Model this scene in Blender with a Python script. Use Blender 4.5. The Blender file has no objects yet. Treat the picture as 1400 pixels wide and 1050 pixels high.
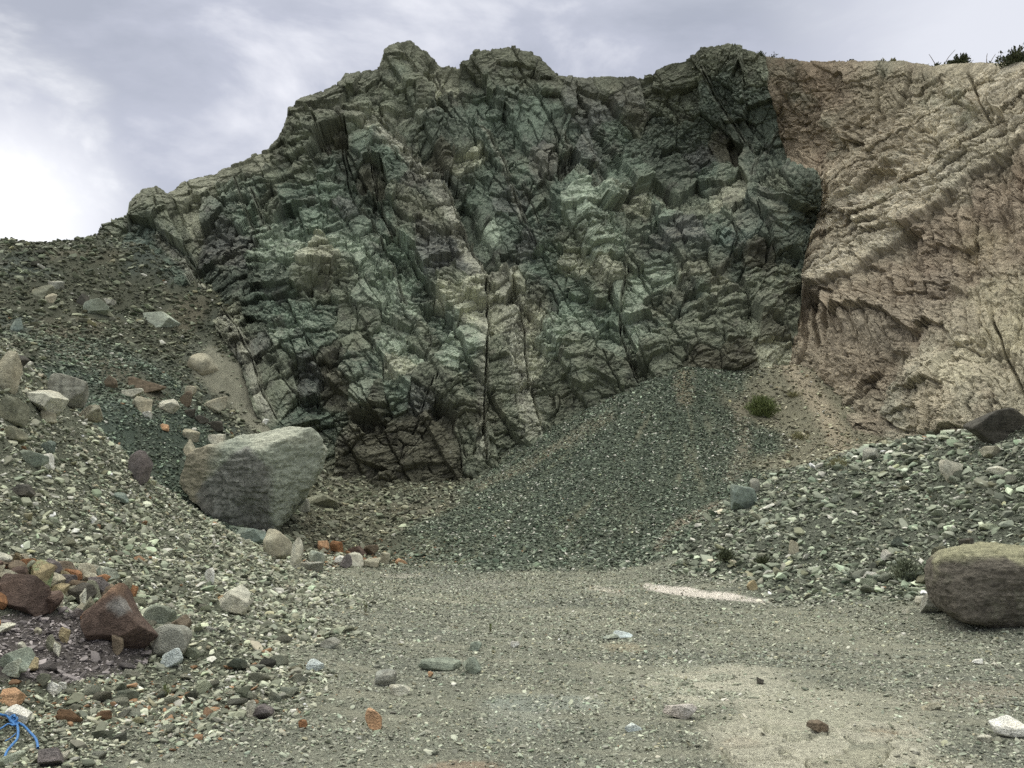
import bpy, math, time
import numpy as np
T0 = time.time()
def tick(s): print("T %6.1f %s" % (time.time() - T0, s), flush=True)
f4 = np.float32
rng = np.random.default_rng(11)
SC = bpy.context.scene
COL = SC.collection

# ------------------------------------------------------------------ camera
FPX, HORIZON, EYE = 1142.0, 690.0, 1.6
TILT = math.atan((HORIZON - 525.0) / FPX)
CT, ST = math.cos(TILT), math.sin(TILT)
def ray(px, py):
    px = np.asarray(px, float); py = np.asarray(py, float)
    x = (px - 700) / FPX; y = (525 - py) / FPX
    return x, CT - y * ST, ST + y * CT
def unproject(px, py, Y):
    """point of the line of sight through a place in the photograph at a distance Y ahead"""
    x, y, z = ray(px, py); k = Y / y
    return x * k, y * k, EYE + z * k
def project(x, y, z):
    d = z - EYE
    fwd = y * CT + d * ST; up = -y * ST + d * CT
    fwd = np.where(fwd < 0.05, 0.05, fwd)
    return 700 + FPX * x / fwd, 525 - FPX * up / fwd
cam_d = bpy.data.cameras.new("camera"); cam = bpy.data.objects.new("camera", cam_d); COL.objects.link(cam)
cam_d.sensor_width = 36; cam_d.lens = 36 * FPX / 1400; cam_d.clip_start = .05; cam_d.clip_end = 4000
cam.location = (0, 0, EYE); cam.rotation_euler = (math.pi / 2 + TILT, 0, 0)
SC.camera = cam

# ------------------------------------------------------------------ noise
def _h(ix, iy, seed):
    h = (ix.astype(np.int64) * 374761393 + iy.astype(np.int64) * 668265263 + seed * 974711) & 0xffffffff
    h = h.astype(np.uint32)
    h ^= h >> np.uint32(13); h *= np.uint32(1274126177); h ^= h >> np.uint32(16)
    h *= np.uint32(2246822519); h ^= h >> np.uint32(13)
    return h
def h01(ix, iy, seed): return _h(ix, iy, seed).astype(f4) * f4(1 / 4294967296.0)
def perlin(x, y, seed=0):
    x = np.asarray(x, f4); y = np.asarray(y, f4)
    ix = np.floor(x); iy = np.floor(y); fx = x - ix; fy = y - iy
    ix = ix.astype(np.int32); iy = iy.astype(np.int32)
    u = fx * fx * fx * (fx * (fx * 6 - 15) + 10); v = fy * fy * fy * (fy * (fy * 6 - 15) + 10)
    def g(dx, dy):
        a = h01(ix + dx, iy + dy, seed) * f4(2 * math.pi)
        return np.cos(a) * (fx - dx) + np.sin(a) * (fy - dy)
    n0 = g(0, 0) * (1 - u) + g(1, 0) * u; n1 = g(0, 1) * (1 - u) + g(1, 1) * u
    return (n0 * (1 - v) + n1 * v) * f4(1.5)
def fbm(x, y, oct=4, seed=0, gain=.5, ridge=False):
    s = 0; a = 1.0; t = 0
    for o in range(oct):
        n = perlin(x, y, seed + 31 * o)
        if ridge: n = 1 - 2 * np.abs(n)
        s = s + a * n; t += a; a *= gain; x = x * 2.03 + 11.3; y = y * 2.03 + 5.7
    return s / t
def facets(u, v, cell, seed, jit=.95, ax=1.0):
    """Voronoi blocks, each cell a plane of its own: returns per-cell randoms, local offsets, edge distance"""
    x = (u / (cell * ax)).astype(f4); y = (v / cell).astype(f4)
    ix = np.floor(x).astype(np.int32); iy = np.floor(y).astype(np.int32)
    d1 = np.full(x.shape, 9, f4); d2 = np.full(x.shape, 9, f4)
    bx = np.zeros(x.shape, f4); by = np.zeros(x.shape, f4); bi = np.zeros(x.shape, np.int32); bj = np.zeros(x.shape, np.int32)
    for dx in (-1, 0, 1):
        for dy in (-1, 0, 1):
            jx = ix + dx; jy = iy + dy
            cx = jx + .5 + (h01(jx, jy, seed) - .5) * jit; cy = jy + .5 + (h01(jx, jy, seed + 1) - .5) * jit
            ex = x - cx; ey = y - cy; d = ex * ex + ey * ey
            m = d < d1
            d2 = np.where(m, d1, np.minimum(d2, d))
            d1 = np.where(m, d, d1); bx = np.where(m, ex, bx); by = np.where(m, ey, by)
            bi = np.where(m, jx, bi); bj = np.where(m, jy, bj)
    r = lambda k: h01(bi, bj, seed + 7 + k)
    return r, bx * cell * ax, by * cell, np.sqrt(d2) - np.sqrt(d1)
def sstep(a, b, x):
    t = np.clip((x - a) / (b - a), 0, 1); return t * t * (3 - 2 * t)
def polydist(px, py, pts, signed=False):
    """distance to a polyline; also the run along it (0..1); sign > 0 to the left of its direction"""
    best = np.full(px.shape, 1e9, f4); run = np.zeros(px.shape, f4); sg = np.ones(px.shape, f4)
    n = len(pts) - 1
    for i in range(n):
        ax, ay = pts[i]; bx, by = pts[i + 1]; dx, dy = bx - ax, by - ay; L = dx * dx + dy * dy
        t = np.clip(((px - ax) * dx + (py - ay) * dy) / L, 0, 1)
        ex = px - ax - t * dx; ey = py - ay - t * dy; d = np.sqrt(ex * ex + ey * ey)
        m = d < best; best = np.where(m, d, best); run = np.where(m, (i + t) / n, run)
        if signed: sg = np.where(m, np.where(dx * ey - dy * ex < 0, 1, -1), sg)
    return (best * sg if signed else best), run
class Spline:
    """multiquadric surface through scattered control values"""
    def __init__(s, P, val, c):
        s.P = np.asarray(P, float); s.c = c; n = len(s.P)
        s.m = s.P.mean(0); s.k = s.P.std()
        q = (s.P - s.m) / s.k
        A = np.zeros((n + 3, n + 3)); d = np.sqrt(((q[:, None] - q[None]) ** 2).sum(-1) + c * c)
        A[:n, :n] = d; A[:n, n] = 1; A[:n, n + 1:] = q; A[n, :n] = 1; A[n + 1:, :n] = q.T
        b = np.zeros(n + 3); b[:n] = val
        s.w = np.linalg.solve(A, b); s.q = q
    def __call__(s, x, y):
        sh = np.shape(x); x = ((np.ravel(x) - s.m[0]) / s.k).astype(f4); y = ((np.ravel(y) - s.m[1]) / s.k).astype(f4)
        n = len(s.q); r = s.w[n] + s.w[n + 1] * x + s.w[n + 2] * y
        for i in range(n):
            r += s.w[i] * np.sqrt((x - f4(s.q[i, 0])) ** 2 + (y - f4(s.q[i, 1])) ** 2 + f4(s.c ** 2))
        return r.reshape(sh)

# ------------------------------------------------------------------ meshes
def mesh_from(name, V, F, col=None, mat=None, smooth=False):
    """V (n,3); F (m,3|4) int; col per-vertex (n,3)"""
    V = np.asarray(V, f4); F = np.asarray(F, np.int32); k = F.shape[1]
    me = bpy.data.meshes.new(name)
    me.vertices.add(len(V)); me.vertices.foreach_set("co", V.ravel())
    me.loops.add(F.size); me.loops.foreach_set("vertex_index", F.ravel())
    me.polygons.add(len(F)); me.polygons.foreach_set("loop_start", np.arange(0, F.size, k, dtype=np.int32))
    me.polygons.foreach_set("use_smooth", np.full(len(F), smooth))
    if col is not None:
        a = me.attributes.new("rock_tint", 'FLOAT_COLOR', 'POINT')
        c = np.ones((len(V), 4), f4); c[:, :3] = col; a.data.foreach_set("color", c.ravel())
    me.update(calc_edges=True); me.validate()
    if mat: me.materials.append(mat)
    return me
def add(name, me, parent=None, **kw):
    o = bpy.data.objects.new(name, me); COL.objects.link(o)
    if parent is not None: o.parent = parent
    for k, v in kw.items(): o[k] = v
    return o
def grid_faces(nr, nc):
    i = np.arange(nr * nc, dtype=np.int32).reshape(nr, nc)
    return np.stack([i[:-1, :-1], i[:-1, 1:], i[1:, 1:], i[1:, :-1]], -1).reshape(-1, 4)
def submesh(name, V, F, col, mat, fm, smooth=False):
    F = F[fm]; used = np.unique(F); remap = np.full(len(V), -1, np.int32); remap[used] = np.arange(len(used))
    return mesh_from(name, V[used], remap[F], col[used], mat, smooth)

# ------------------------------------------------------------------ materials
def rock_material(name, bump=.5, scale=9.0, var=.35, fine=60.0, dist=.02, rough=.93):
    m = bpy.data.materials.new(name); m.use_nodes = True; nt = m.node_tree; N = nt.nodes; Lk = nt.links
    b = N["Principled BSDF"]; b.inputs["Roughness"].default_value = rough; b.inputs["Specular IOR Level"].default_value = .25
    at = N.new("ShaderNodeAttribute"); at.attribute_name = "rock_tint"
    tc = N.new("ShaderNodeTexCoord")
    n1 = N.new("ShaderNodeTexNoise"); n1.inputs["Scale"].default_value = scale; n1.inputs["Detail"].default_value = 8; n1.inputs["Roughness"].default_value = .65
    n2 = N.new("ShaderNodeTexNoise"); n2.inputs["Scale"].default_value = fine; n2.inputs["Detail"].default_value = 4
    Lk.new(tc.outputs["Object"], n1.inputs["Vector"]); Lk.new(tc.outputs["Object"], n2.inputs["Vector"])
    ad = N.new("ShaderNodeMath"); ad.operation = 'ADD'; Lk.new(n1.outputs["Fac"], ad.inputs[0]); Lk.new(n2.outputs["Fac"], ad.inputs[1])
    mr = N.new("ShaderNodeMapRange"); mr.inputs["From Min"].default_value = .7; mr.inputs["From Max"].default_value = 1.3
    mr.inputs["To Min"].default_value = 1 - var; mr.inputs["To Max"].default_value = 1 + var; Lk.new(ad.outputs[0], mr.inputs["Value"])
    mx = N.new("ShaderNodeVectorMath"); mx.operation = 'SCALE'; Lk.new(at.outputs["Color"], mx.inputs[0]); Lk.new(mr.outputs[0], mx.inputs["Scale"])
    Lk.new(mx.outputs[0], b.inputs["Base Color"])
    bp = N.new("ShaderNodeBump"); bp.inputs["Strength"].default_value = bump; bp.inputs["Distance"].default_value = dist
    Lk.new(ad.outputs[0], bp.inputs["Height"]); Lk.new(bp.outputs[0], b.inputs["Normal"])
    return m
M_CLIFF = rock_material("fractured_rock", 1.0, 9, .42, 38, .05)
M_GROUND = rock_material("gravelly_earth", 1.0, 26, .65, 120, .035)
M_GRAVEL = rock_material("loose_gravel", .4, 30, .22, 160, .008)
M_STONE = rock_material("broken_stone", .9, 13, .5, 90, .03)
def plain_material(name, c, rough=.8, var=.3, scale=30):
    m = bpy.data.materials.new(name); m.use_nodes = True; nt = m.node_tree; N = nt.nodes; Lk = nt.links
    b = N["Principled BSDF"]; b.inputs["Roughness"].default_value = rough
    tc = N.new("ShaderNodeTexCoord"); n = N.new("ShaderNodeTexNoise"); n.inputs["Scale"].default_value = scale
    Lk.new(tc.outputs["Object"], n.inputs["Vector"])
    rp = N.new("ShaderNodeValToRGB"); e = rp.color_ramp.elements
    e[0].position = .3; e[1].position = .7
    e[0].color = (*[x * (1 - var) for x in c], 1); e[1].color = (*[x * (1 + var) for x in c], 1)
    Lk.new(n.outputs["Fac"], rp.inputs[0]); Lk.new(rp.outputs[0], b.inputs["Base Color"])
    return m
# ------------------------------------------------------------------ the ground: heights and kinds of surface
# (photo x, photo y, distance ahead, kind)
CTRL = [
 (-60,420,14,'L'),(0,478,13,'L'),(35,530,13.3,'L'),(75,555,13.7,'L'),(130,592,14.2,'L'),(200,662,15.2,'L'),(290,718,17,'L'),(400,768,19,'L'),
 (0,560,11.5,'L'),(0,620,10.5,'L'),(0,700,9.2,'L'),(0,770,8.1,'L'),(80,650,11.8,'L'),(120,700,11.4,'L'),(200,740,12.2,'L'),(300,770,14.2,'L'),(100,770,9.3,'L'),
 (200,800,10.3,'L'),(60,830,7.9,'L'),(150,860,7.7,'L'),(0,900,6.4,'L'),(100,930,6.7,'L'),(0,1040,5.05,'L'),(280,850,9.8,'L'),(380,800,14,'L'),(-120,700,8.6,'L'),(-120,900,6,'L'),(-120,560,11,'L'),
 (180,560,22.5,'G'),(120,540,23,'G'),(80,480,25,'G'),(240,680,21.2,'G'),(300,722,20.5,'G'),(200,500,25.5,'G'),(240,620,22.8,'G'),(20,470,24,'H'),
 (-60,335,33,'H'),(0,331,33.5,'H'),(100,333,35.5,'H'),(150,322,36.4,'H'),(0,420,28.2,'H'),(100,420,30,'H'),(200,400,33,'H'),(250,455,31.8,'H'),(330,490,30.8,'H'),(300,560,28,'H'),(350,590,27.2,'H'),(-60,440,26.5,'H'),(235,350,35.3,'H'),(290,405,33.6,'H'),
 (480,680,26,'B'),(420,725,22.3,'B'),(520,722,23,'B'),(450,642,28.2,'B'),(540,655,28.5,'B'),(640,652,28.8,'B'),(580,690,25.5,'B'),(380,610,27,'B'),
 (940,503,30.3,'S'),(880,530,29.8,'S'),(985,512,30,'S'),(800,600,27.3,'S'),(760,600,28.6,'S'),(690,640,28.4,'S'),(900,650,24,'S'),(900,720,21.2,'S'),(650,690,25,'S'),(600,745,22.6,'S'),(1000,600,26.2,'S'),(780,690,23.4,'S'),(720,760,20.8,'S'),(960,570,27.4,'S'),(960,690,21.8,'S'),(870,765,19.6,'S'),
 (1090,500,30.4,'P'),(1050,560,28.3,'P'),(1100,560,28,'P'),(1150,600,25.4,'P'),(1120,630,23.2,'P'),(1205,598,24.6,'P'),
 (1020,690,20,'R'),(1105,645,20.5,'R'),(1200,612,20.6,'R'),(1300,604,18.2,'R'),(1400,600,16,'R'),(1520,590,14.5,'R'),(1000,760,17.6,'R'),(1100,720,17.4,'R'),(1200,700,17,'R'),(1300,680,15.5,'R'),(1400,690,13.7,'R'),(1150,790,15.2,'R'),(1290,790,13.2,'R'),(1400,770,12.4,'R'),(1520,720,11.5,'R'),
]
gx, gy, gz, gk = [], [], [], []
for px, py, D, k in CTRL:
    a, b, c = unproject(px, py, D); gx.append(float(a)); gy.append(float(b)); gz.append(float(c)); gk.append(k)
for x, y in [(-1.2,5),(0,4),(2,5),(4,6),(6,6),(0,7),(2,8),(-.8,8.5),(4,9),(0,10.5),(-1,12),(2,12),(5,12),(-2,15.5),(1,15),(3,15.5),(0,18),(-3,18.5),(2,18.3),(7.5,10),(6.5,8),(8.5,8),(0,1),(-4,1),(4,1),(0,-6),(-8,-6),(8,-4),(12,6),(20,0),(-20,-8),(-2.6,4)]:
    gx.append(x); gy.append(y); gz.append(0.0); gk.append('F')
for x, y, z, k in [(-8,3,1.0,'L'),(-12,6,3.2,'L'),(-20,10,6,'L'),(-24,28,9,'H'),(-24,42,8,'H'),(-10,44,7,'H'),(0,42,4,'B'),(9,42,5,'S'),(16,40,4,'P'),(26,26,4,'R'),(20,14,2.2,'R'),(30,8,4,'R'),(-30,-10,5,'L'),(-40,30,9,'H'),(40,40,5,'R'),(0,60,4,'B'),(40,-20,1,'F'),(-40,-30,2,'F'),(0,-40,0,'F')]:
    gx.append(x); gy.append(y); gz.append(z); gk.append(k)
GP = np.array([gx, gy]).T; KINDS = 'FLGHBSPR'
gkind = np.array([KINDS.index(k) for k in gk])
GS = Spline(GP, gz, .02)
RELIEF = np.array([.022, .075, .07, .16, .10, .05, .10, .09], f4)
CLAY = (1.87, 5.95)
def kinds_at(x, y):
    sh = np.shape(x); x = np.ravel(x).astype(f4); y = np.ravel(y).astype(f4)
    wx = x + .9 * fbm(x / 2.2, y / 2.2, 4, 501); wy = y + .9 * fbm(x / 2.2, y / 2.2, 4, 502)
    W = np.zeros((len(KINDS), len(x)), f4)
    for i in range(len(GP)):
        d = (wx - f4(GP[i, 0])) ** 2 + (wy - f4(GP[i, 1])) ** 2
        W[gkind[i]] += 1 / (d + .15) ** 3
    W /= W.sum(0)
    return W.reshape((len(KINDS),) + sh)
def ground(x, y, W=None):
    x = np.asarray(x, f4); y = np.asarray(y, f4)
    if W is None: W = kinds_at(x, y)
    z = GS(x, y)
    amp = np.tensordot(RELIEF, W, 1)
    n = fbm(x / 1.3, y / 1.3, 3, 71) + .45 * fbm(x / .33, y / .33, 3, 72) + .2 * fbm(x / .09, y / .09, 2, 73)
    lump = np.maximum(fbm(x / .8 + 9, y / .8, 3, 74), 0) * (W[1] + W[7] + W[3] + .6 * W[6])
    clay = sstep(1.2, .2, ((x - CLAY[0]) / 1.15) ** 2 + ((y - CLAY[1]) / .75) ** 2 + .5 * fbm(x / .5, y / .5, 3, 76)) * W[0]
    cb = facets(x + .1 * perlin(x / .2, y / .2, 78), y, .34, 79)
    z = z + clay * (.02 + .05 * (cb[0](0) - .3) * sstep(0, .12, cb[3]) - .02 * sstep(.1, 0, cb[3]) + .02 * fbm(x / .12, y / .12, 3, 77))
    rut = perlin(x / .8 + .3 * y, y / 6.0, 75) * .02 * W[0]
    return z + amp * n + .22 * lump + rut
def hit(px, py, far=60.0):
    """where lines of sight through places in the photograph first meet the ground"""
    px = np.atleast_1d(np.asarray(px, float)); py = np.atleast_1d(np.asarray(py, float))
    rx, ry, rz = ray(px, py)
    out = np.full(len(px), np.nan); prev = np.full(len(px), 2.0)
    for D in np.concatenate([np.arange(2.0, 14, .04), np.arange(14, 45, .1)]):
        k = D / ry; x, z = rx * k, EYE + rz * k
        need = np.isnan(out)
        if not need.any(): break
        g = np.full(len(px), -9.0); g[need] = ground(x[need], np.full(need.sum(), D))
        out[need & (z <= g)] = D
    out = np.where(np.isnan(out), 30.0, out)
    k = out / ry; x = rx * k
    return x, out, ground(x, out)
def mixcol(c, k, w):
    w = np.asarray(w, f4)[..., None]; return c * (1 - w) + np.asarray(k, f4) * w
GROUND_COL = {'F': (.25,.258,.20), 'L': (.155,.165,.12), 'G': (.085,.11,.086), 'H': (.095,.10,.07), 'B': (.125,.125,.085), 'S': (.088,.108,.078), 'P': (.215,.205,.145), 'R': (.12,.132,.10)}
def ground_colour(x, y, z, W):
    c = np.zeros(x.shape + (3,), f4)
    for i, k in enumerate(KINDS): c += W[i][..., None] * np.array(GROUND_COL[k], f4)
    px, py = project(x, y, z)
    big = fbm(x / 2.6, y / 2.6, 4, 81); med = fbm(x / .5, y / .5, 4, 82); fin = perlin(x / .05, y / .05, 83)
    hill = W[3]
    c = mixcol(c, (.085,.105,.09), sstep(.0, .5, fbm(x / 3 + 4, y / 3, 3, 84)) * (hill * .8 + W[4] * .3))
    c = mixcol(c, (.19,.17,.12), sstep(.1, .5, fbm(x / 2 + 40, y / 2, 3, 85)) * (hill * .6 + W[2] * .25 + W[5] * .15 + W[4] * .5))
    fl = W[0]
    c = mixcol(c, (.34,.34,.255), sstep(.05, .45, big) * fl * .6)
    c = mixcol(c, (.20,.215,.175), sstep(.05, .45, -big) * fl * .75)
    # scraped and packed bands across the floor, finer washed streaks down the scree
    bands = fbm(x / 2.6 + 5, (y + .25 * x) / .42, 5, 90, .55); c = mixcol(c, (.37,.365,.275), fl * .6 * sstep(.05, .4, bands)); c = mixcol(c, (.17,.18,.145), fl * .6 * sstep(.05, .4, -bands))
    ca = np.arctan2(x - 6.4, 31 - y); cr = np.hypot(x - 6.4, 31 - y)
    wash = fbm(ca * 9, cr / 5.0, 5, 91, .6); c = mixcol(c, (.19,.185,.125), W[5] * .6 * sstep(.1, .45, wash)); c = mixcol(c, (.075,.095,.075), W[5] * .5 * sstep(.1, .45, -wash))
    # trodden clay showing through the gravel near the camera
    nz = .75 * fbm(x / .55, y / .8, 5, 86, .6)
    for cx, cy, rx, ry, k, s in [(1090,985,95,60,(.52,.51,.39),.9),(960,935,110,35,(.46,.465,.36),.7),(1180,1045,190,26,(.50,.48,.36),.8),(1190,965,150,24,(.45,.44,.34),.5),(700,985,70,25,(.34,.36,.30),.6),(740,960,90,14,(.33,.37,.32),.6),
                                 (640,1050,60,12,(.36,.28,.20),.7),(1320,950,90,20,(.40,.36,.28),.5),(1015,1015,30,8,(.42,.24,.14),.6),(1220,1003,40,6,(.45,.27,.16),.5),(850,885,40,8,(.42,.36,.24),.5),(560,787,45,3.5,(.55,.52,.44),.6),(650,800,80,8,(.36,.35,.29),.4)]:
        d = ((px - cx) / rx) ** 2 + ((py - cy) / ry) ** 2
        c = mixcol(c, k, s * fl * sstep(1.15, .3, d + nz * 1.1))
    claym = fl * sstep(1.1, .5, ((px - 1120) / 150) ** 2 + ((py - 1000) / 55) ** 2 + 1.7 * nz)
    cr_ = facets(x + .1 * perlin(x / .2, y / .2, 78), y, .34, 79); slabm = fl * sstep(1.6, .6, np.minimum(((px - 1130) / 150) ** 2 + ((py - 1015) / 55) ** 2, ((px - 985) / 95) ** 2 + ((py - 938) / 26) ** 2) + 1.1 * nz) * (cr_[0](1) > .3) * sstep(.02, .09, cr_[3] + .05 * perlin(x / .07, y / .07, 93))
    c = mixcol(c, (.40,.395,.30), claym * .3); c = mixcol(c, (.55,.53,.415), slabm * .8); claym = np.maximum(claym, slabm)
    # wheel tracks pressed into the gravel
    for off in (-.75, .75):
        tx = x - (.35 * (y - 4) * .16 + .9 + off + .5 * np.sin(y * .22))
        tr = np.exp(-(tx / .16) ** 2) * sstep(-.3, .4, fbm(x / .6, y / 1.6, 3, 88)) * fl
        c = mixcol(c, (.37,.375,.29), tr * .5)
    # lime dust spilt along the foot of the heap
    d, run = polydist(px, py, [(885,802),(930,808),(985,814),(1050,823)])
    c = mixcol(c, (.80,.74,.65), fl * sstep(1, .55, d / (7.5 - 5 * np.abs(run - .4)) + 1.1 * nz) * .95)
    d, run = polydist(px, py, [(808,803),(850,810)])
    c = mixcol(c, (.62,.58,.48), fl * sstep(1, .3, d / 5 + .7 * nz) * .75)
    # ash of an old fire among the rocks
    d = ((px - 70) / 150) ** 2 + ((py - 885) / 52) ** 2
    ash = W[1] * sstep(1.1, .5, d + .4 * nz)
    c = mixcol(c, (.12,.105,.10), ash * .95)
    # soil streaks on the scree and the slope above the right heap
    for pts, w, k, s in [([(655,665),(715,640),(800,588),(835,570)],9,(.215,.20,.14),.8),([(935,515),(935,545)],16,(.25,.21,.14),.6),([(1082,505),(1108,535),(1132,570),(1150,608)],19,(.40,.345,.25),.85),([(900,745),(930,715),(985,690)],9,(.33,.28,.21),.7),([(1010,560),(1020,610),(1000,650)],14,(.25,.22,.16),.6),([(60,455),(150,500),(215,545)],26,(.16,.14,.095),.6)]:
        d, run = polydist(px, py, pts)
        c = mixcol(c, k, (1 - fl) * (1 - W[1]) * s * sstep(1.2, .2, d / w + .6 * nz))
    d, run = polydist(px, py, [(285,500),(335,535),(352,560),(380,592)])
    slab = (W[3] + W[4] + W[2]) * sstep(1.25, .7, d / (30 - 14 * np.abs(run - .4)) + .5 * nz)
    c = mixcol(c, (.27,.265,.20), slab * .9)
    c = c * (1 + .16 * med + .12 * fin + .10 * big)[..., None]
    d, run = polydist(px, py, [(885,802),(930,808),(985,814),(1050,823)]); lime = fl * sstep(8, 4, d + 5 * nz)
    bare = np.clip(np.maximum(lime, np.maximum(np.maximum(slab, claym), fl * .9 * sstep(-.05, .35, bands))) + W[5] * .75 * sstep(.1, .4, wash) * sstep(0, 1, z - .8), 0, 1)
    return np.clip(c, .01, .9), ash, bare

tick("ground grid")
az = np.concatenate([np.radians(np.arange(-180, -48, 2.0)), np.radians(np.arange(-48, 48, .06)), np.radians(np.arange(48, 180.1, 2.0))])
rr = np.concatenate([[.02, .5, 1.0, 1.6], 2.2 * 1.0052 ** np.arange(0, 650), [68, 80, 110, 200, 500, 1500]])
A, R = np.meshgrid(az, rr)
X = (R * np.sin(A)).astype(f4); Y = (R * np.cos(A)).astype(f4)
W = kinds_at(np.clip(X, -60, 60), np.clip(Y, -60, 60))
Z = ground(np.clip(X, -60, 60), np.clip(Y, -60, 60), W)
Z = Z * sstep(300, 70, np.hypot(X, Y))
GC, ASH, SLABM = ground_colour(X, Y, Z, W)
V = np.stack([X, Y, Z], -1).reshape(-1, 3); F = grid_faces(*X.shape)
vk = W.argmax(0).ravel(); fk = vk[F[:, 0]]
SURF = {'F': 'quarry_floor', 'L': 'rubble_slope', 'G': 'gully', 'H': 'hillside', 'B': 'hollow', 'S': 'scree_slope', 'P': 'earth_slope', 'R': 'rubble_bank'}
SLAB = {'F': 'trodden pale gravel floor of the quarry with patches of clay', 'L': 'near slope of loose grey green rubble at the left', 'G': 'dark teal gravel gully behind the near rubble slope', 'H': 'dark stony hillside rising to the left skyline',
        'B': 'brown earthy hollow at the foot of the dark cliff', 'S': 'fan of fine teal green scree under the cliff', 'P': 'tan earth slope washed down below the pale cliff', 'R': 'bank of grey rubble in front of the pale cliff'}
GC2 = GC.reshape(-1, 3)
for i, k in enumerate(KINDS):
    add(SURF[k], submesh(SURF[k], V, F, GC2, M_GROUND, fk == i, True), kind="structure", category="terrain", label=SLAB[k])
tick("ground built")
# ------------------------------------------------------------------ the cliffs
CREST = [(-300,350),(60,345),(128,330),(140,314),(178,302),(179,280),(196,262),(214,257),(228,262),(250,243),(300,229),(345,214),(366,206),(380,190),(392,168),(400,145),(420,134),(445,126),(470,115),(474,104),(500,95),(519,92),(524,78),(545,66),(562,62),(585,72),(605,86),(640,78),(650,69),(700,67),(725,72),(745,85),(765,102),(790,108),(830,105),(880,104),(905,92),(950,76),(958,66),(985,63),(1010,68),(1046,76),(1075,80),(1130,86),(1160,84),(1200,84),(1225,82),(1280,90),(1320,84),(1400,85),(1500,88),(1700,92)]
BASE = [(-300,400),(60,380),(128,350),(185,345),(235,385),(290,440),(330,500),(360,590),(420,625),(450,670),(530,690),(640,690),(680,675),(760,635),(870,575),(940,550),(1010,565),(1075,545),(1130,575),(1200,625),(1300,650),(1400,640),(1700,640)]
DEPTH = [ # photo x, y, distance ahead
 (150,318,36.6),(60,345,38),(-300,350,44),(-300,450,42),(185,270,38),(235,345,35.2),(290,400,33.4),(330,470,31.3),(360,560,28.8),(250,245,39.5),(350,215,41),(400,145,42),(480,100,43),(555,65,43.5),(620,90,44.5),(680,68,44.5),(770,105,45),(880,105,45.5),(960,65,44),(1045,75,42.6),
 (300,300,37),(380,300,36.5),(430,200,39.5),(420,380,33),(560,200,39.5),(500,290,37),(620,350,35.2),(700,200,40.5),(700,300,37.5),(800,190,42),(790,300,36),(850,210,43),(900,170,44.5),(960,240,43),(1020,150,42.6),(1040,230,41),
 (870,284,40),(950,276,40.5),(1000,310,36.8),(1090,245,37.2),(1050,310,36),(900,330,36.5),(980,400,34.2),(1080,350,35.2),(850,400,34.2),(720,400,34.2),(500,400,33.3),(420,480,30.6),(450,580,29),(540,560,29.3),(640,500,31.2),(640,600,29.6),(740,520,31.3),(740,580,30.4),(850,480,32),(950,430,32.6),(940,490,31),(1040,440,32.3),(1010,515,30.6),(450,645,28.2),(540,655,28.6),(660,645,29),
 (1075,85,42),(1060,140,42),(1085,225,41),(1125,235,38.5),(1120,300,37.5),(1100,400,34.6),(1082,480,31.4),(1200,85,38.2),(1150,160,39),(1250,150,34.6),(1400,85,31.5),(1300,200,31.6),(1400,200,27.8),(1200,300,33),(1300,300,28.6),(1160,380,32),(1150,480,29),(1210,500,26.8),(1250,420,27.5),(1400,340,23.6),(1330,450,22.6),(1400,450,21),(1300,540,20.8),(1220,590,23.8),(1400,590,17.6),(1300,600,19.8),(1500,88,27),(1500,300,21.5),(1500,590,15),(1700,90,22),(1700,600,11.5),(1120,530,29.4),
 (660,690,28.6),(450,690,27.6),(940,560,30),(1200,640,23.5),(1400,650,17),(1100,560,29.8)]
DS = Spline([(a, b) for a, b, c in DEPTH], [c for a, b, c in DEPTH], .03)
STEP = .85
cx = np.concatenate([np.arange(-300, 100, 6.0), np.arange(100, 1430, STEP), np.arange(1430, 1600, 1.5), np.arange(1600, 1700, 4.0)])
crest = np.interp(cx, *zip(*CREST)); base = np.interp(cx, *zip(*BASE))
crest = crest + 2.2 * fbm(cx / 22, cx * 0, 4, 5, .6)
NR = 720; t = np.linspace(0, 1, NR) ** 1.0
PX = np.repeat(cx[None], NR, 0).astype(f4); PY = (base[None] + (crest - base)[None] * t[:, None]).astype(f4)
SCL = 33.0 / FPX
D = DS(PX, PY)
D = np.maximum(D, 9)
bx, by, bz = unproject(PX, PY, D)
# the top of the hill behind the brow
back = np.concatenate([[.15, .35, .6, .9, 1.3, 1.9, 2.7, 4, 6, 9, 14, 22]])
tops = []
ux, uy = bx[-1] / np.hypot(bx[-1], by[-1]), by[-1] / np.hypot(bx[-1], by[-1])
for b in back:
    drop = .12 * b + .05 * b ** 1.3
    tops.append((bx[-1] + ux * b, by[-1] + uy * b, bz[-1] - drop))
BX = np.vstack([bx] + [q[0][None] for q in tops]).astype(f4); BY = np.vstack([by] + [q[1][None] for q in tops]).astype(f4); BZ = np.vstack([bz] + [q[2][None] for q in tops]).astype(f4)
nb = len(back)
U = np.vstack([PX * SCL] + [PX[-1:] * SCL] * nb).astype(f4)
Vv = np.vstack([-PY * SCL] + [(-PY[-1:] * SCL + b) for b in back]).astype(f4)
QX = U / SCL; QY = -Vv / SCL
P3 = np.stack([BX, BY, BZ], -1)
def grid_normals(P):
    du = np.empty_like(P); dv = np.empty_like(P)
    du[:, 1:-1] = P[:, 2:] - P[:, :-2]; du[:, 0] = P[:, 1] - P[:, 0]; du[:, -1] = P[:, -1] - P[:, -2]
    dv[1:-1] = P[2:] - P[:-2]; dv[0] = P[1] - P[0]; dv[-1] = P[-1] - P[-2]
    n = np.cross(du, dv); n /= np.linalg.norm(n, axis=-1, keepdims=True) + 1e-9
    return n
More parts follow.
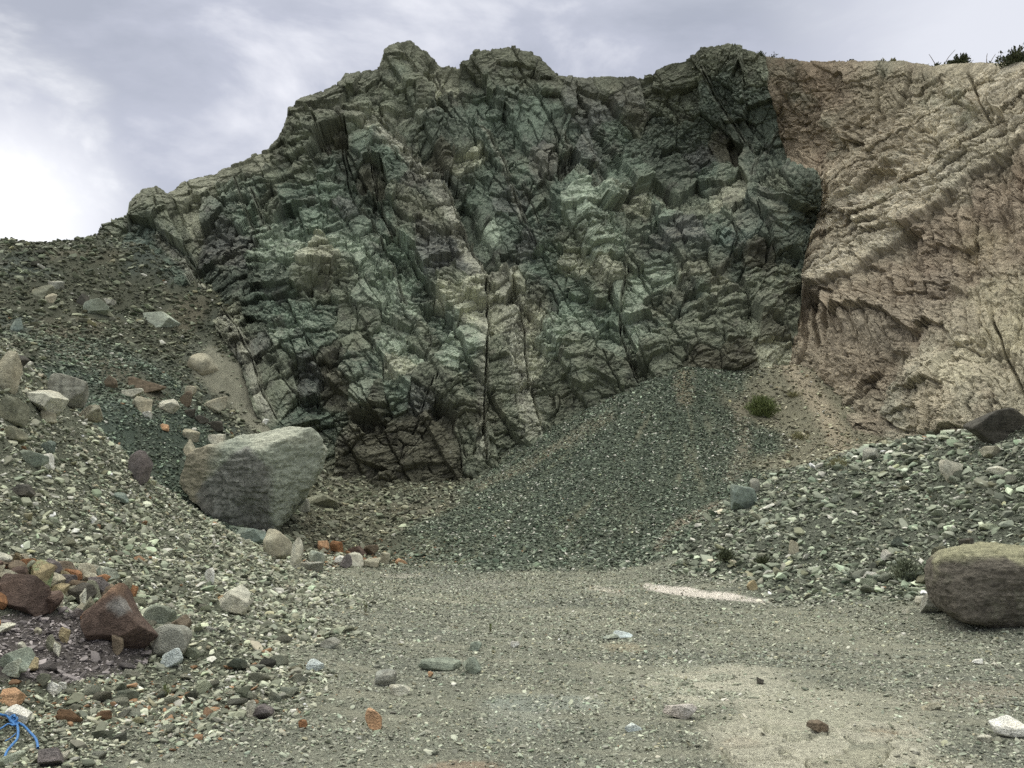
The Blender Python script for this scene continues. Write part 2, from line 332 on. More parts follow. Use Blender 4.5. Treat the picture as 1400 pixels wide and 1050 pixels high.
def boxblur(a, k, axis):
    c = np.cumsum(np.concatenate([np.repeat(np.take(a, [0], axis), k + 1, axis), a, np.repeat(np.take(a, [-1], axis), k, axis)], axis), axis, dtype=np.float64)
    n = a.shape[axis]
    return ((np.take(c, range(2 * k + 1, 2 * k + 1 + n), axis) - np.take(c, range(0, n), axis)) / (2 * k + 1)).astype(f4)
NB = grid_normals(P3)
for _ in range(2): NB = boxblur(boxblur(NB, 14, 0), 14, 1)
NB /= np.linalg.norm(NB, axis=-1, keepdims=True)
tick("cliff base")
# which rock: a fault line between the green rock and the pale earthy rock
FAULT = [(1046,-400),(1047,70),(1050,105),(1056,140),(1064,180),(1076,215),(1080,236),(1112,236),(1119,255),(1116,300),(1104,335),(1097,380),(1092,430),(1084,470),(1074,500),(1060,600),(1060,900)]
fd, _ = polydist(QX, QY, FAULT, True)
fd = fd + 5 * fbm(U / .8, Vv / .8, 4, 911)
TAN = fd > 0    # left of a line drawn downwards = to its right in the picture
# blocks of the green cliff: x, y, how far out (m), upward tilt, rightward tilt, joint angle, rock colour, which also carries lit tops and shaded undersides
CC = {k: tuple(1.36 * q * z for q, z in zip(v, (.98, 1.025, .965))) for k, v in {'T': (.112,.140,.108), 'K': (.078,.090,.070), 'G': (.235,.265,.205), 'O': (.14,.144,.103), 'P': (.115,.112,.108), 'N': (.33,.31,.23), 'D': (.085,.075,.052), 'B': (.075,.098,.085), 'L': (.143,.177,.134)}.items()}
SEEDS = """
155 325 .2 .3 -.2 20 O|190 335 .2 .2 0 40 B|215 345 .1 .0 .2 40 T|200 280 .45 .1 -.3 60 O|222 275 .35 .1 .3 60 O|240 262 0 .6 0 20 N|280 250 .1 .7 0 20 N|310 240 0 .7 0 20 N|350 226 .1 .5 0 30 N|265 300 0 .2 0 60 N|245 310 .1 .2 0 60 O
330 285 -.2 -.3 0 40 K|300 322 -.3 -.3 0 40 P|288 298 0 .1 0 50 K|326 262 .3 .2 -.3 60 G|345 262 .2 0 .3 60 T|365 272 .2 .2 -.4 60 O|380 240 0 .2 0 50 O|392 190 .4 0 -.4 55 O|420 168 .6 .2 -.2 60 O|405 195 .4 .1 -.3 60 O|458 192 -1.1 -.4 0 60 D|440 216 -.3 .6 0 20 K|468 240 -.3 -.3 0 60 K|452 232 .1 0 0 40 T|420 232 .2 .2 0 50 O|395 262 .3 .5 .2 30 T|425 262 .2 .3 .1 30 T
450 262 .2 .4 0 30 L|475 262 .2 .3 0 30 T|370 330 .4 .7 -.2 30 G|342 302 .3 .5 .3 45 L|400 310 .2 .4 0 20 T|428 300 .3 .5 0 25 L|455 300 .2 .4 0 25 L|360 362 .6 .8 0 15 G|368 385 .5 -.5 0 15 K|330 350 -.2 -.2 0 30 P|320 380 -.1 .0 0 30 K|400 345 .3 .4 0 20 G|440 368 .9 .9 0 10 N|430 398 .35 -.8 0 10 O|465 385 .35 .0 .4 10 O|480 340 .4 .5 0 20 G|490 312 .3 .3 0 30 L|508 330 .3 .2 -.2 70 G|530 300 0 0 0 60 T|520 372 .4 .1 .2 80 G|505 405 .3 .2 0 60 G|545 395 .1 .1 .3 70 G|470 215 0 -.2 0 70 K|350 420 .1 .3 0 30 T|390 430 .0 .4 0 20 T|340 450 -.1 .4 0 20 O|315 430 -.2 .3 0 30 N|390 458 .1 .6 0 20 G
540 82 .6 .2 -.2 60 O|545 105 .6 .1 -.1 60 O|580 90 .3 0 .5 60 O|600 100 -.2 0 .3 60 N|620 110 -.4 .4 .2 70 N|500 115 .3 .3 0 20 O|520 135 .2 -.2 0 20 O|480 112 .5 .3 0 30 O|560 140 .4 -.3 0 10 O|535 150 .3 -.1 0 10 O|640 110 -.3 .5 0 70 T|660 90 .4 .5 -.3 10 O|690 80 .5 .4 0 10 O|720 82 .4 .4 .2 10 O|745 95 .3 .3 .3 10 O|690 108 .3 -.2 0 20 O|715 105 .3 -.1 .1 20 O|740 115 .2 -.1 .2 20 O|650 145 -.2 0 0 80 T|625 150 -.2 0 0 80 K|700 132 .2 0 0 60 K|430 142 .3 .4 0 20 O|455 140 .3 .4 0 20 O|440 158 .3 .0 0 20 O|490 150 .2 .4 0 30 O
520 192 .3 0 .3 60 T|492 190 .3 0 -.2 70 T|515 172 .2 .3 0 40 N|560 165 .3 0 .1 30 O|560 190 .5 -.1 .2 30 O|585 185 .5 -.2 .2 30 K|600 215 .5 -.4 0 30 D|620 190 .4 -.2 .3 50 K|500 240 -.4 -.2 .5 80 D|545 225 .4 .1 .2 55 T|535 210 .4 .2 .2 55 T|570 255 .6 0 .1 60 P|590 240 .6 .1 .1 60 P|595 272 .6 -.1 .1 55 O|560 275 .6 -.1 0 60 O|605 300 .4 -.1 .2 60 O|650 262 .1 .2 0 50 L|665 240 .1 .1 0 50 T|690 190 .1 .1 0 60 T|670 170 .2 .1 .1 60 T|642 226 .2 .8 -.3 40 N|635 250 .1 .3 0 40 K|720 190 .2 .1 0 80 T|740 150 .3 0 0 80 T|725 165 .2 0 0 80 T|700 215 .1 0 0 60 K|685 250 0 0 .2 60 K|710 240 .2 .2 .2 60 L|700 270 .1 0 .3 60 P|735 225 .2 .1 0 70 P|750 210 .2 .1 0 70 P|780 215 -.6 -.3 0 80 K|775 185 .3 -.3 .1 80 T|795 230 .1 .2 .2 70 L|760 180 .2 0 0 80 K|820 250 .1 0 0 50 K|805 200 .2 0 .2 60 P|712 228 .3 .3 .3 70 L|760 260 0 .1 0 50 T|740 280 .0 .1 0 40 T
470 290 .3 .0 .1 65 P|490 270 .0 -.1 .3 65 K|545 330 .1 .1 .3 70 L|530 355 .0 .1 .3 70 L|560 380 .0 .1 .3 70 L|590 330 .1 0 .3 20 P|620 330 .0 .1 .3 20 P|600 355 .0 .1 .2 15 P|640 355 .2 .3 .2 15 P|620 378 .3 .3 .1 15 O|580 400 .1 .4 .1 15 K|610 405 .3 .5 .1 15 N|650 392 .4 .5 .1 15 N|680 372 .1 .5 0 60 N|700 395 .1 .4 0 70 N|690 340 .0 .0 .1 60 K|720 330 .1 0 0 50 P|735 365 .1 .1 0 40 T|670 320 .1 .1 .2 60 G|650 300 .1 -.2 .1 60 K|700 310 0 .1 .1 50 T|740 320 0 0 0 40 K|755 350 .1 .1 0 40 L|765 385 .1 .3 0 40 L|740 400 0 .1 0 60 K
795 280 .9 .6 -.2 20 G|830 276 .9 .5 .3 20 G|800 305 .7 0 0 30 G|840 305 .5 0 .3 30 G|775 330 .5 .1 -.3 30 O|815 335 .5 .1 0 40 G|850 335 .4 .1 .2 40 G|780 358 .3 .4 0 30 N|830 385 .9 .7 .2 25 N|815 400 .8 .2 .1 25 O|850 410 .4 0 .3 60 G|870 395 .3 .1 .2 60 G|795 415 .2 .3 0 30 L|830 440 .3 .2 0 30 L|800 450 .2 .2 0 40 G|855 365 .2 .1 .1 50 O
800 130 0 .1 .1 50 P|830 120 .0 .3 .1 50 O|835 140 0 0 .1 50 P|870 130 0 0 -.2 50 P|865 160 -.1 -.2 0 50 D|890 125 .1 .2 0 40 O|920 105 .2 .3 0 30 O|930 140 -.2 .1 0 50 O|900 180 -.1 .2 0 40 K|950 180 -.2 .1 0 40 K|880 210 0 .2 0 30 K|860 235 .2 .3 0 30 L|920 225 0 .4 0 20 K|960 215 -.1 .2 .1 40 P|975 240 .1 .4 -.1 20 T|930 255 .2 .3 0 20 K|990 200 -.3 -.1 .2 70 D|975 85 .5 .2 -.2 75 O|1000 100 .4 0 0 75 K|1030 95 .4 .1 .1 75 O|980 140 .3 -.1 .2 70 K|1030 150 .3 0 .1 75 K|1010 180 .2 0 .2 75 K|1050 190 .3 0 .2 75 K|1045 225 .4 0 .3 75 K|1062 215 .3 0 .4 75 K|850 170 0 .1 0 50 T|830 190 0 .1 0 50 K
870 281 -.2 .9 0 0 N|910 280 -.2 .9 0 0 O|950 274 -.2 .9 0 0 O|990 268 -.1 .8 0 10 N|870 300 .2 .4 0 30 L|905 295 .5 .5 0 30 L|915 320 .4 .1 .2 40 P|950 320 .4 .2 .2 40 P|940 345 .2 .1 0 40 K|980 310 .4 .4 -.2 60 L|1000 325 .6 .1 -.1 75 B|1025 310 .7 .1 .1 75 B|1050 290 .7 .2 .1 70 K|1060 325 .6 -.1 .1 70 K|1090 245 .45 .1 .1 60 K|1100 270 .4 0 .2 60 K|1085 300 .4 0 .2 70 K|1070 262 .4 .2 0 50 O|1040 355 .3 -.5 0 20 D|1075 345 .4 -.2 .2 40 K|990 365 .3 .0 0 20 K|1030 385 .2 .2 0 20 O|960 385 .1 .2 0 40 L|1065 390 .3 .1 .1 20 O|1000 410 .3 .2 0 15 O|955 372 .2 .5 0 40 N|940 405 .2 .2 0 40 K|890 350 .2 .2 0 40 K|900 380 .1 .2 0 40 G|910 415 .0 .3 0 40 K|985 385 .1 .5 .1 40 N
352 478 .6 .1 -.3 75 P|362 500 .5 0 -.3 75 O|378 500 .7 -.1 0 70 O|405 478 .9 .3 0 60 L|435 476 .9 .2 .2 60 L|392 530 .6 -.1 0 60 O|425 530 .8 -.2 .1 60 P|455 500 .5 -.4 .5 60 D|455 540 .4 -.5 .3 60 D|480 440 .3 .2 0 40 O|490 470 .3 .0 0 50 O|500 440 .2 .1 .1 60 O|440 430 .2 .5 0 20 L|410 420 .3 .4 0 20 L|480 510 .6 .5 -.2 60 T|500 505 .5 .4 .2 60 T|460 585 0 .3 0 30 T|440 600 -.1 .2 0 30 O|430 560 .1 .3 0 40 T|540 545 .9 .7 -.1 30 L|520 552 .8 -.2 .3 30 D|498 578 .2 -.9 .3 70 D|500 545 .7 .4 -.2 60 G|575 550 .5 .3 .5 60 P|560 595 .8 -.1 .1 30 D|590 590 .7 -.2 .3 30 D|480 600 .8 .1 -.2 70 D|500 620 .8 -.2 0 30 D|530 625 .7 -.3 .1 30 D|560 635 .7 -.2 0 30 D|600 620 .6 -.1 .1 30 D|600 580 .0 -.3 0 60 D|640 590 .8 0 .2 80 O|655 610 .7 -.1 .3 80 O|628 555 .7 .3 0 30 O|605 530 .8 .4 0 30 O|585 525 .7 .1 0 30 O|645 545 .5 .1 0 10 O|650 520 .5 .3 0 10 O|620 490 .3 .3 0 10 G|560 490 .4 .4 .1 30 G|548 505 .6 .4 .1 30 N|530 470 .3 .2 .1 50 G|540 440 .3 .2 .2 50 G|600 450 .2 .2 0 60 T|640 440 .3 .4 0 10 N|630 460 .3 .2 0 10 G|580 470 .2 .1 .2 40 O|560 430 .2 .2 .2 60 G
690 430 0 .2 -.1 75 N|720 440 0 .3 0 80 N|700 470 0 .2 0 80 O|720 490 0 .3 0 80 N|690 510 .1 .1 0 10 O|690 560 .1 .1 0 20 O|700 600 .1 0 0 20 O|735 600 .1 0 0 40 O|725 560 .1 .2 0 60 N|760 520 .2 .1 0 20 O|745 550 .2 .1 0 30 O|790 478 .5 .3 0 20 O|760 460 .3 .4 0 30 G|800 515 .4 0 0 10 O|830 510 .3 0 .1 10 O|780 555 .1 -.1 0 20 O|820 545 0 -.1 0 20 O|860 460 .4 .1 .2 50 G|835 470 .3 .2 0 30 G|900 480 .8 .1 0 10 O|885 450 .3 .2 .1 50 G|930 470 .5 .1 0 10 O|900 425 .1 .3 0 40 O|955 430 .2 .3 0 10 O|970 460 .4 .1 0 10 O|1000 450 .4 .1 .1 15 O|1010 490 .2 0 0 20 D|1050 475 .1 0 0 40 N|1055 425 .7 .2 .1 30 O|1050 447 .2 -.7 0 30 D|1030 445 .2 .0 0 60 O|960 500 .3 0 0 10 D|860 520 .3 .3 .1 30 O|910 505 .4 -.1 0 10 O|1080 420 .1 0 .2 80 O
"""
sd = [s.split() for line in SEEDS.strip().splitlines() for s in line.split("|")]
SP = np.array([[float(q) for q in s[:6]] for s in sd]); SK = [s[6] for s in sd]
SCOL = np.array([CC[k] for k in SK], f4)
tick("seeds %d" % len(sd))
def cliff_fields(U, Vv, green):
    """relief in metres out of the face and rock colour, at places on the face"""
    n = U.shape[0]
    wu = U + .17 * fbm(U / 1.9, Vv / 1.9, 3, 21) + .045 * fbm(U / .35, Vv / .35, 3, 22)
    wv = Vv + .17 * fbm(U / 1.9, Vv / 1.9, 3, 23) + .045 * fbm(U / .35, Vv / .35, 3, 24)
    return wu, wv
shape = U.shape
Uf = U.ravel(); Vf = Vv.ravel()
tanm = TAN.ravel()
H = np.zeros(Uf.shape, f4); C = np.zeros((len(Uf), 3), f4)
# ---- green rock
g = np.where(~tanm)[0]; u = Uf[g]; v = Vf[g]
wu, wv = cliff_fields(u, v, True)
d1 = np.full(u.shape, 1e9, f4); d2 = d1.copy(); idx = np.zeros(u.shape, np.int32); cs = np.zeros((len(u), 3), f4); ws = np.zeros(u.shape, f4)
for i, s in enumerate(SP):
    ex = wu - f4(s[0] * SCL); ey = wv + f4(s[1] * SCL)
    d = ex * ex + ey * ey
    m = d < d1; d2 = np.where(m, d1, np.minimum(d2, d)); d1 = np.where(m, d, d1); idx = np.where(m, i, idx)
    w = np.exp(-d / .35) + 1e-7; cs += w[:, None] * SCOL[i]; ws += w
edge0 = np.sqrt(d2) - np.sqrt(d1)
s = SP[idx].astype(f4)
lu = wu - s[:, 0] * SCL; lv = wv + s[:, 1] * SCL
lim = lambda a, k: k * np.tanh(a / k)
h0 = s[:, 2] * .75 - lim(s[:, 3] * lv * .62, .42) - lim(s[:, 4] * lu * .62, .42)
col = .45 * SCOL[idx] + .55 * cs / ws[:, None]
tick("cliff seeds done")
ang = np.radians(s[:, 5]); ca, sa = np.cos(ang), np.sin(ang)
# joints run down to the right at the given angle for steep ones; gentle ones are beds rising to the right
ca2 = np.where(s[:, 5] > 45, ca, ca); sa2 = np.where(s[:, 5] > 45, -sa, sa)
ru = wu * ca2 + wv * sa2; rv = -wu * sa2 + wv * ca2
def tilt(r, ex, ey, up, k):
    tu = (r(1) - .5) * 2; tv = (r(2) - .5) * 2 * k
    return tu, tv
hs = h0; cell_tone = 0
# long joints: slabs leaning in a row down to the right in the middle, beds rising to the right on the left side
def slabs(q, along, width, sd):
    qq = q / width + .17 * fbm(along / 3.5, q / 2.0, 3, sd) + .05 * fbm(along / .5, q / .5, 3, sd + 1); k = np.floor(qq); f = qq - k
    j0 = h01(k.astype(np.int32), np.zeros(k.shape, np.int32), sd + 2); j1 = h01(k.astype(np.int32), np.ones(k.shape, np.int32), sd + 2)
    return f, j0, j1
pxx = u / SCL; pyy = -v / SCL
midm = sstep(430, 520, pxx + 30 * fbm(u / 2, v / 2, 2, 40)) * sstep(1010, 900, pxx) ; leftm = (1 - sstep(430, 520, pxx)) * sstep(8, 50, polydist(pxx, pyy, [(213,308),(236,335),(272,378),(300,410),(330,455),(348,490),(362,540),(386,600)], True)[0])
cj, sj = math.cos(math.radians(60)), math.sin(math.radians(60))
f, j0, j1 = slabs(u * sj + v * cj, u * cj - v * sj, 1.5, 41)
hs = hs + midm * ((j0 - .5) * .34 - (f - .5) * (.16 + .3 * j1) - .12 * sstep(.07, .0, np.minimum(f, 1 - f)) * (j1 > .35)); cell_tone = cell_tone + midm * (j0 - .5) * .16
f, j0, j1 = slabs(v - .30 * u, u, 1.15, 45)
hs = hs + (.12 + .6 * leftm + .5 * sstep(.0, .4, fbm(u / 2.2, v / 2.2, 2, 48))) * ((j0 - .5) * .16 - (f - .5) * (.12 + .34 * j1) - .10 * sstep(.06, .0, np.minimum(f, 1 - f)) * (j1 > .4)); cell_tone = cell_tone + leftm * (j0 - .5) * .12
brk = 1
for cell, sd_, amp, tl, ax, tone in [(1.7, 301, .14, .22, 1.8, .11), (.66, 333, .075, .30, 1.7, .11), (.27, 365, .034, .40, 1.5, .12), (.115, 397, .017, .46, 1.3, .12)]:
    r, ex, ey, ed = facets(ru + .02 * perlin(ru / .2, rv / .2, sd_), rv, cell, sd_, .95, ax)
    off = (r(0) - .5) * 2 * amp
    # every block leans its own way in the world: more often with its top set back
    gu = ex * ca2 - ey * sa2; gv = ex * sa2 + ey * ca2
    hh = off - gv * (r(1) - .28) * 1.35 * tl - gu * (r(2) - .5) * 1.7 * tl
    open_ = sstep(.45, .75, r(3)) if cell > .5 else .5 * sstep(.5, .8, r(3))
    hh = hh - open_ * (amp * .9) * sstep(.10, .0, ed)
    if cell > 1: brk = .42 + 1.0 * r(5) ** 1.4
    hs = hs + hh * (1 if cell > 1 else brk); cell_tone = cell_tone + (r(4) - .5) * 2 * tone
    if cell == .56: r2 = r; ed2 = ed
hs = hs - .20 * sstep(.10, .0, edge0) * sstep(-.1, .3, fbm(u / .9, v / .9, 2, 55))
hs = hs + .020 * fbm(u / .22, v / .22, 4, 56, .6) - .05 * np.maximum(fbm(ru / 1.2, rv / .45, 4, 58, .6, True) - .45, 0) * 3 + .014 * perlin(u / .07, v / .07, 59) + .05 * fbm(u / 1.1, v / 1.1, 3, 57)
# joints and veins
px = u / SCL; py = -v / SCL
jx = px + 3 * fbm(u / .9, v / .9, 4, 61); jy = py + 3 * fbm(u / .9, v / .9, 4, 62)
tan_v = np.array((.40,.385,.30), f4)
JOINTS = [ # points, crack width px, depth m, vein width px, vein strength, step across (m)
 ([(517,172),(545,190),(575,218),(602,244),(612,268),(632,300),(648,330),(662,360),(668,378)], 3, .5, 17, 1.0, .75),
 ([(668,378),(670,420),(669,470),(667,530),(664,580),(670,640)], 3, .7, 14, .55, .25),
 ([(660,168),(690,215),(705,260),(722,305)], 2.5, .4, 7, .5, .3), ([(715,250),(728,275),(738,300)],2,.3,5,.3,.2),
 ([(690,350),(712,400),(718,440),(724,500),(735,560),(748,605)], 2.5, .35, 24, .7, .0),
 ([(858,350),(856,400),(850,450),(862,490),(880,530)], 3, .45, 5, .3, .3),
 ([(213,308),(236,335),(256,352),(272,378),(300,410),(330,455),(348,490),(362,540),(386,585)], 2.5, .3, 13, .85, .25),
 ([(772,168),(800,225),(830,262),(868,282)], 2.5, .4, 8, .4, .3),
 ([(958,85),(985,140),(1010,175),(1035,225)], 2.5, .45, 5, .3, .4), ([(464,176),(470,200),(478,250),(490,285)], 2.5, .5, 0, 0, .4),
 ([(488,275),(510,300),(528,340),(548,385),(560,430)], 2.5, .35, 5, .3, .25), ([(505,200),(512,240),(525,290),(540,320)], 2, .4, 4, .3, .3),
 ([(500,378),(512,410),(530,432)], 2, .4, 0, 0, .2), ([(470,322),(486,370),(500,378)], 2, .3, 0, 0, .15),
 ([(545,70),(560,95),(575,110),(600,125)], 2, .3, 5, .4, .3), ([(575,80),(592,100)],2,.3,4,.6,.2), ([(600,95),(612,125)],2,.3,4,.6,.1), ([(700,100),(712,112)],2,.3,3,.6,.1), ([(730,100),(742,112)],2,.3,3,.6,.1),
 ([(400,142),(440,150),(500,160),(545,155),(600,155)], 2, .3, 9, .35, -.2), ([(560,600),(575,560),(590,520)], 2.5, .3, 0, 0, .2),
 ([(515,600),(525,612),(545,612)], 2, .3, 0, 0, .2), ([(622,585),(632,610),(640,640)], 2, .3, 0, 0, .2), ([(755,150),(768,215),(765,250)], 2, .4, 0, 0, .2),
 ([(795,165),(820,215),(835,250)], 2, .4, 5, .3, .2), ([(1005,300),(1010,330),(1000,360)], 2.5, .35, 0, 0, .2), ([(1040,290),(1052,330),(1050,360)], 2.5, .35, 0, 0, -.2), ([(1068,180),(1045,215),(1030,250)],2,.3,4,.3,0),
 ([(1020,340),(990,370),(960,400)], 2, .3, 5, .3, .2), ([(1035,395),(1000,402),(950,425)], 2, .3, 0, 0, .2), ([(1027,415),(980,435)], 2, .25, 0, 0, .15), ([(1025,400),(1030,440)],2,.4,0,0,.1), ([(700,330),(760,340),(800,300)],2,.3,0,0,.2),
 ([(380,505),(400,540),(420,560)],2.5,.4,0,0,.2), ([(420,470),(440,520),(436,560)],2,.3,0,0,.2), ([(345,255),(360,300),(380,330)],2,.35,5,.4,.2), ([(320,235),(335,280),(352,320)],2,.3,5,.4,.2)]
for pts, cw, dep, vw, vs, stp in JOINTS:
    xs = [p[0] for p in pts]; ys = [p[1] for p in pts]
    m = np.where((jx > min(xs) - 70) & (jx < max(xs) + 70) & (jy > min(ys) - 30) & (jy < max(ys) + 30))[0]
    d, run = polydist(jx[m], jy[m], pts, True)     # + = right/up side of a line drawn downwards
    ends = sstep(0, .06, run) * sstep(1, .94, run)
    cwv = cw * np.clip(.75 + 1.1 * fbm(u[m] / .8, v[m] / .8, 3, 74), .15, 2.2)
    hs[m] -= dep * ends * sstep(cwv, cwv * .3, np.abs(d + cw)) * (.55 + .45 * sstep(-.2, .2, fbm(u[m] / .5, v[m] / .5, 2, 63)))
    hs[m] -= stp * ends * np.where(d > 0, np.exp(-np.maximum(d, 0) / 26), 0)
    if vw:
        vein = ends * vs * sstep(vw, vw * .2, np.abs(d - vw * .0 + vw * .55) + (3 + .2 * vw) * fbm(u[m] / .35, v[m] / .35, 4, 64))
        col[m] = mixcol(col[m], tan_v, np.clip(vein, 0, 1))
# undercut hollows
for hx, hy, ra, rb, dep in [(457,192,13,15,.8),(440,222,16,8,.4),(498,580,16,13,.9),(780,214,10,16,.45),(590,212,18,10,.3),(432,395,22,9,.5),(1066,444,14,6,.6),(455,505,10,18,.4),(600,560,8,12,.5),(700,247,9,7,.4),(745,240,9,6,.3),(1040,352,18,8,.35),(372,498,9,7,.5),(655,600,4,24,.5),(640,248,12,6,.4),(865,165,14,8,.4),(590,90,8,6,.3),(585,105,9,7,.4),(500,245,8,22,.35),(430,560,16,7,.35)]:
    ex_ = np.abs(jx - hx + .35 * (jy - hy)) / ra; ey_ = np.abs(jy - hy - .3 * (jx - hx)) / rb; d = np.maximum(np.maximum(ex_, ey_), .72 * (ex_ + ey_)) + .30 * fbm(u / .5, v / .5, 3, 160)
    hs -= .8 * dep * sstep(1.12, .75, d)
# broken rubbly zones
rub = np.zeros(u.shape, f4)
for hx, hy, ra, rb in [(920,275,90,14),(930,180,70,50),(740,330,50,40),(720,480,40,90),(540,370,30,60),(320,440,30,40),(1000,110,60,50),(390,430,60,25),(620,120,30,25),(1085,262,42,32),(1050,230,30,40),(880,190,60,40)]:
    rub = np.maximum(rub, sstep(1.3, .3, ((px - hx) / ra) ** 2 + ((py - hy) / rb) ** 2))
r, ex, ey, ed = facets(u, v, .16, 431); hs += rub * ((r(0) - .5) * .16 + .05 * sstep(0, .3, ed)); col *= (1 + rub * (r(1) - .45) * .5)[:, None]
# colour variation: staining, green bloom, dusting
st = fbm(u / 2.5, v / 2.5, 4, 65); gb = fbm(u / 1.2 + 7, v / 1.2, 4, 66); fine = fbm(u / .12, v / .12, 3, 67)
col = mixcol(col, (.135,.17,.13), .4 * sstep(.05, .5, gb) * (col[:, 1] > col[:, 0]))
col = mixcol(col, (.20,.17,.11), .35 * sstep(.1, .5, st))
stain = sstep(.15, .5, fbm(u / .6, v / .6, 3, 68)); col = mixcol(col, (.10,.085,.075), .4 * stain)
white = sstep(.35, .55, fbm(u / .5 + 3, v / .16, 4, 69, .6)); col = mixcol(col, (.42,.42,.36), .35 * white)
crestd = (py - np.interp(px, *zip(*CREST)).astype(f4))
col = mixcol(col, (.15,.145,.095), .6 * sstep(60, 8, crestd + 25 * st) * (px > 180))
col = col * np.clip(1 + 1.25 * cell_tone + .22 * fine + .13 * perlin(u / .055, v / .055, 70), .35, 2)[:, None]
lumg = col.mean(1, keepdims=True); col = .74 * col + .26 * lumg * np.array((.93,1.07,.95), f4)
H[g] = hs; C[g] = col
tick("green cliff")
# ---- pale earthy rock
g = np.where(tanm)[0]; u = Uf[g]; v = Vf[g]; px = u / SCL; py = -v / SCL
wu, wv = cliff_fields(u, v, False)
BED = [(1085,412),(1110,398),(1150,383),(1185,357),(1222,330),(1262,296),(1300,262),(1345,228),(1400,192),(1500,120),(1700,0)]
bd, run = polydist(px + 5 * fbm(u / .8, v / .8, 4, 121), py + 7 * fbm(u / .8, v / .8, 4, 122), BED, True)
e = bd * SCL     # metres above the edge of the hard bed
sl = np.radians(34); al = u * math.cos(sl) + v * math.sin(sl); ac = -u * math.sin(sl) + v * math.cos(sl)
al = al + .5 * fbm(u / 2, v / 2, 3, 123); ac = ac + .22 * fbm(u / 1.5, v / 1.5, 3, 124)
above = sstep(-.04, .04, e)
hs = above * .24 * np.exp(-np.maximum(e, 0) / 3.0) - (1 - above) * .14 * np.exp(-np.maximum(-e - .05, 0) / 1.4)
band = above * sstep(.05, .2, e) * sstep(4.6, 2.2, e)
hs = hs + band * (.20 * fbm(al / 2.4, ac / .38, 4, 125, .55, True) + .10 * fbm(al / 1.2, ac / .14, 3, 126, .6))
# rain-cut flutes
down = (1 - above) * sstep(520, 440, py) ; up = above * (1 - band)
fl = fbm((u + .12 * v + .18 * fbm(u / .8, v / .8, 2, 130)) / .62, v / 3.0, 3, 127, .5, True); fl2 = fbm((u + .55 * v) / .7, v / 3.2, 3, 128, .5, True)
ms = sstep(-.05, .25, fbm(u / 1.6, v / 1.6, 2, 131))
hs = hs - .30 * np.maximum(fl, 0) * down * (.4 + ms) - .27 * np.maximum(fl2 - .1, 0) * up * (.25 + ms) + .25 * fbm(u / 1.6, v / 1.6, 4, 129)
tone = 0
for cell, sd_, amp, tl, ax, tn in [(1.7, 601, .16, .24, 1.3, .06), (.62, 633, .06, .26, 1.3, .07), (.24, 665, .036, .44, 1.2, .10), (.11, 697, .02, .5, 1.1, .10)]:
    r, ex, ey, ed = facets(al + .3 * fbm(u / .7, v / .7, 3, sd_ + 9), ac + .2 * fbm(u / .7, v / .7, 3, sd_ + 10), cell, sd_, .95, ax)
    gu = ex * math.cos(sl) - ey * math.sin(sl); gv = ex * math.sin(sl) + ey * math.cos(sl)
    hs = hs + (r(0) - .5) * 2 * amp - gv * (r(1) - .35) * 1.4 * tl - gu * (r(2) - .5) * 1.4 * tl - sstep(.5, .8, r(3)) * amp * 1.0 * sstep(.08, 0, ed)
    tone = tone + (r(4) - .5) * 2 * tn
hs = hs + .05 * fbm(u / .22, v / .22, 4, 132, .6) - .07 * np.maximum(fbm(u / .55, v / 1.1, 4, 135, .6, True) - .35, 0) * 2 - .05 * np.maximum(fbm(al / .9, ac / .3, 4, 136, .6, True) - .3, 0) * 2
hs = hs + .007 * perlin(u / .07, v / .07, 137)
# thin beds in the hard band, rain-cut columns under it, slanting gullies above
f, j0, j1 = slabs(ac, al, .42, 150)
hs = hs + band * ((j0 - .5) * .16 - (f - .5) * (.05 + .22 * j1) - .10 * sstep(.10, 0, np.minimum(f, 1 - f)) * (j1 > .3)); tone = tone + band * (j0 - .5) * .22
f, j0, j1 = slabs(u + .10 * v + .12 * fbm(u / .7, v / .9, 3, 151), v, .55, 152)
hs = hs + down * sstep(.2, -.3, e) * (.20 * np.sqrt(np.clip(1 - (2 * f - 1) ** 2, 0, 1)) * (.3 + j0) - .06)
f, j0, j1 = slabs(u * .86 - v * -.5 + .15 * fbm(u / .8, v / .8, 3, 153), v, .95, 154)
hs = hs + up * (.22 * np.sqrt(np.clip(1 - (2 * f - 1) ** 2, 0, 1)) * (.2 + j0) * (.4 + ms * .8)); tone = tone + up * (j0 - .5) * .12
mass = (1 - above) * sstep(430, 500, py) * sstep(1190, 1230, px)
r, ex, ey, ed = facets(u + .12 * fbm(u / .6, v / .6, 3, 155), v + .12 * fbm(u / .6, v / .6, 3, 156), .95, 157)
hs = hs + mass * ((r(0) - .5) * .14 - .12 * sstep(.07, .0, ed) * (r(3) > .25) - ey * (r(1) - .5) * .35 - ex * (r(2) - .5) * .35)
jx = px + 6 * fbm(u / .9, v / .9, 4, 133); jy = py + 6 * fbm(u / .9, v / .9, 4, 134)
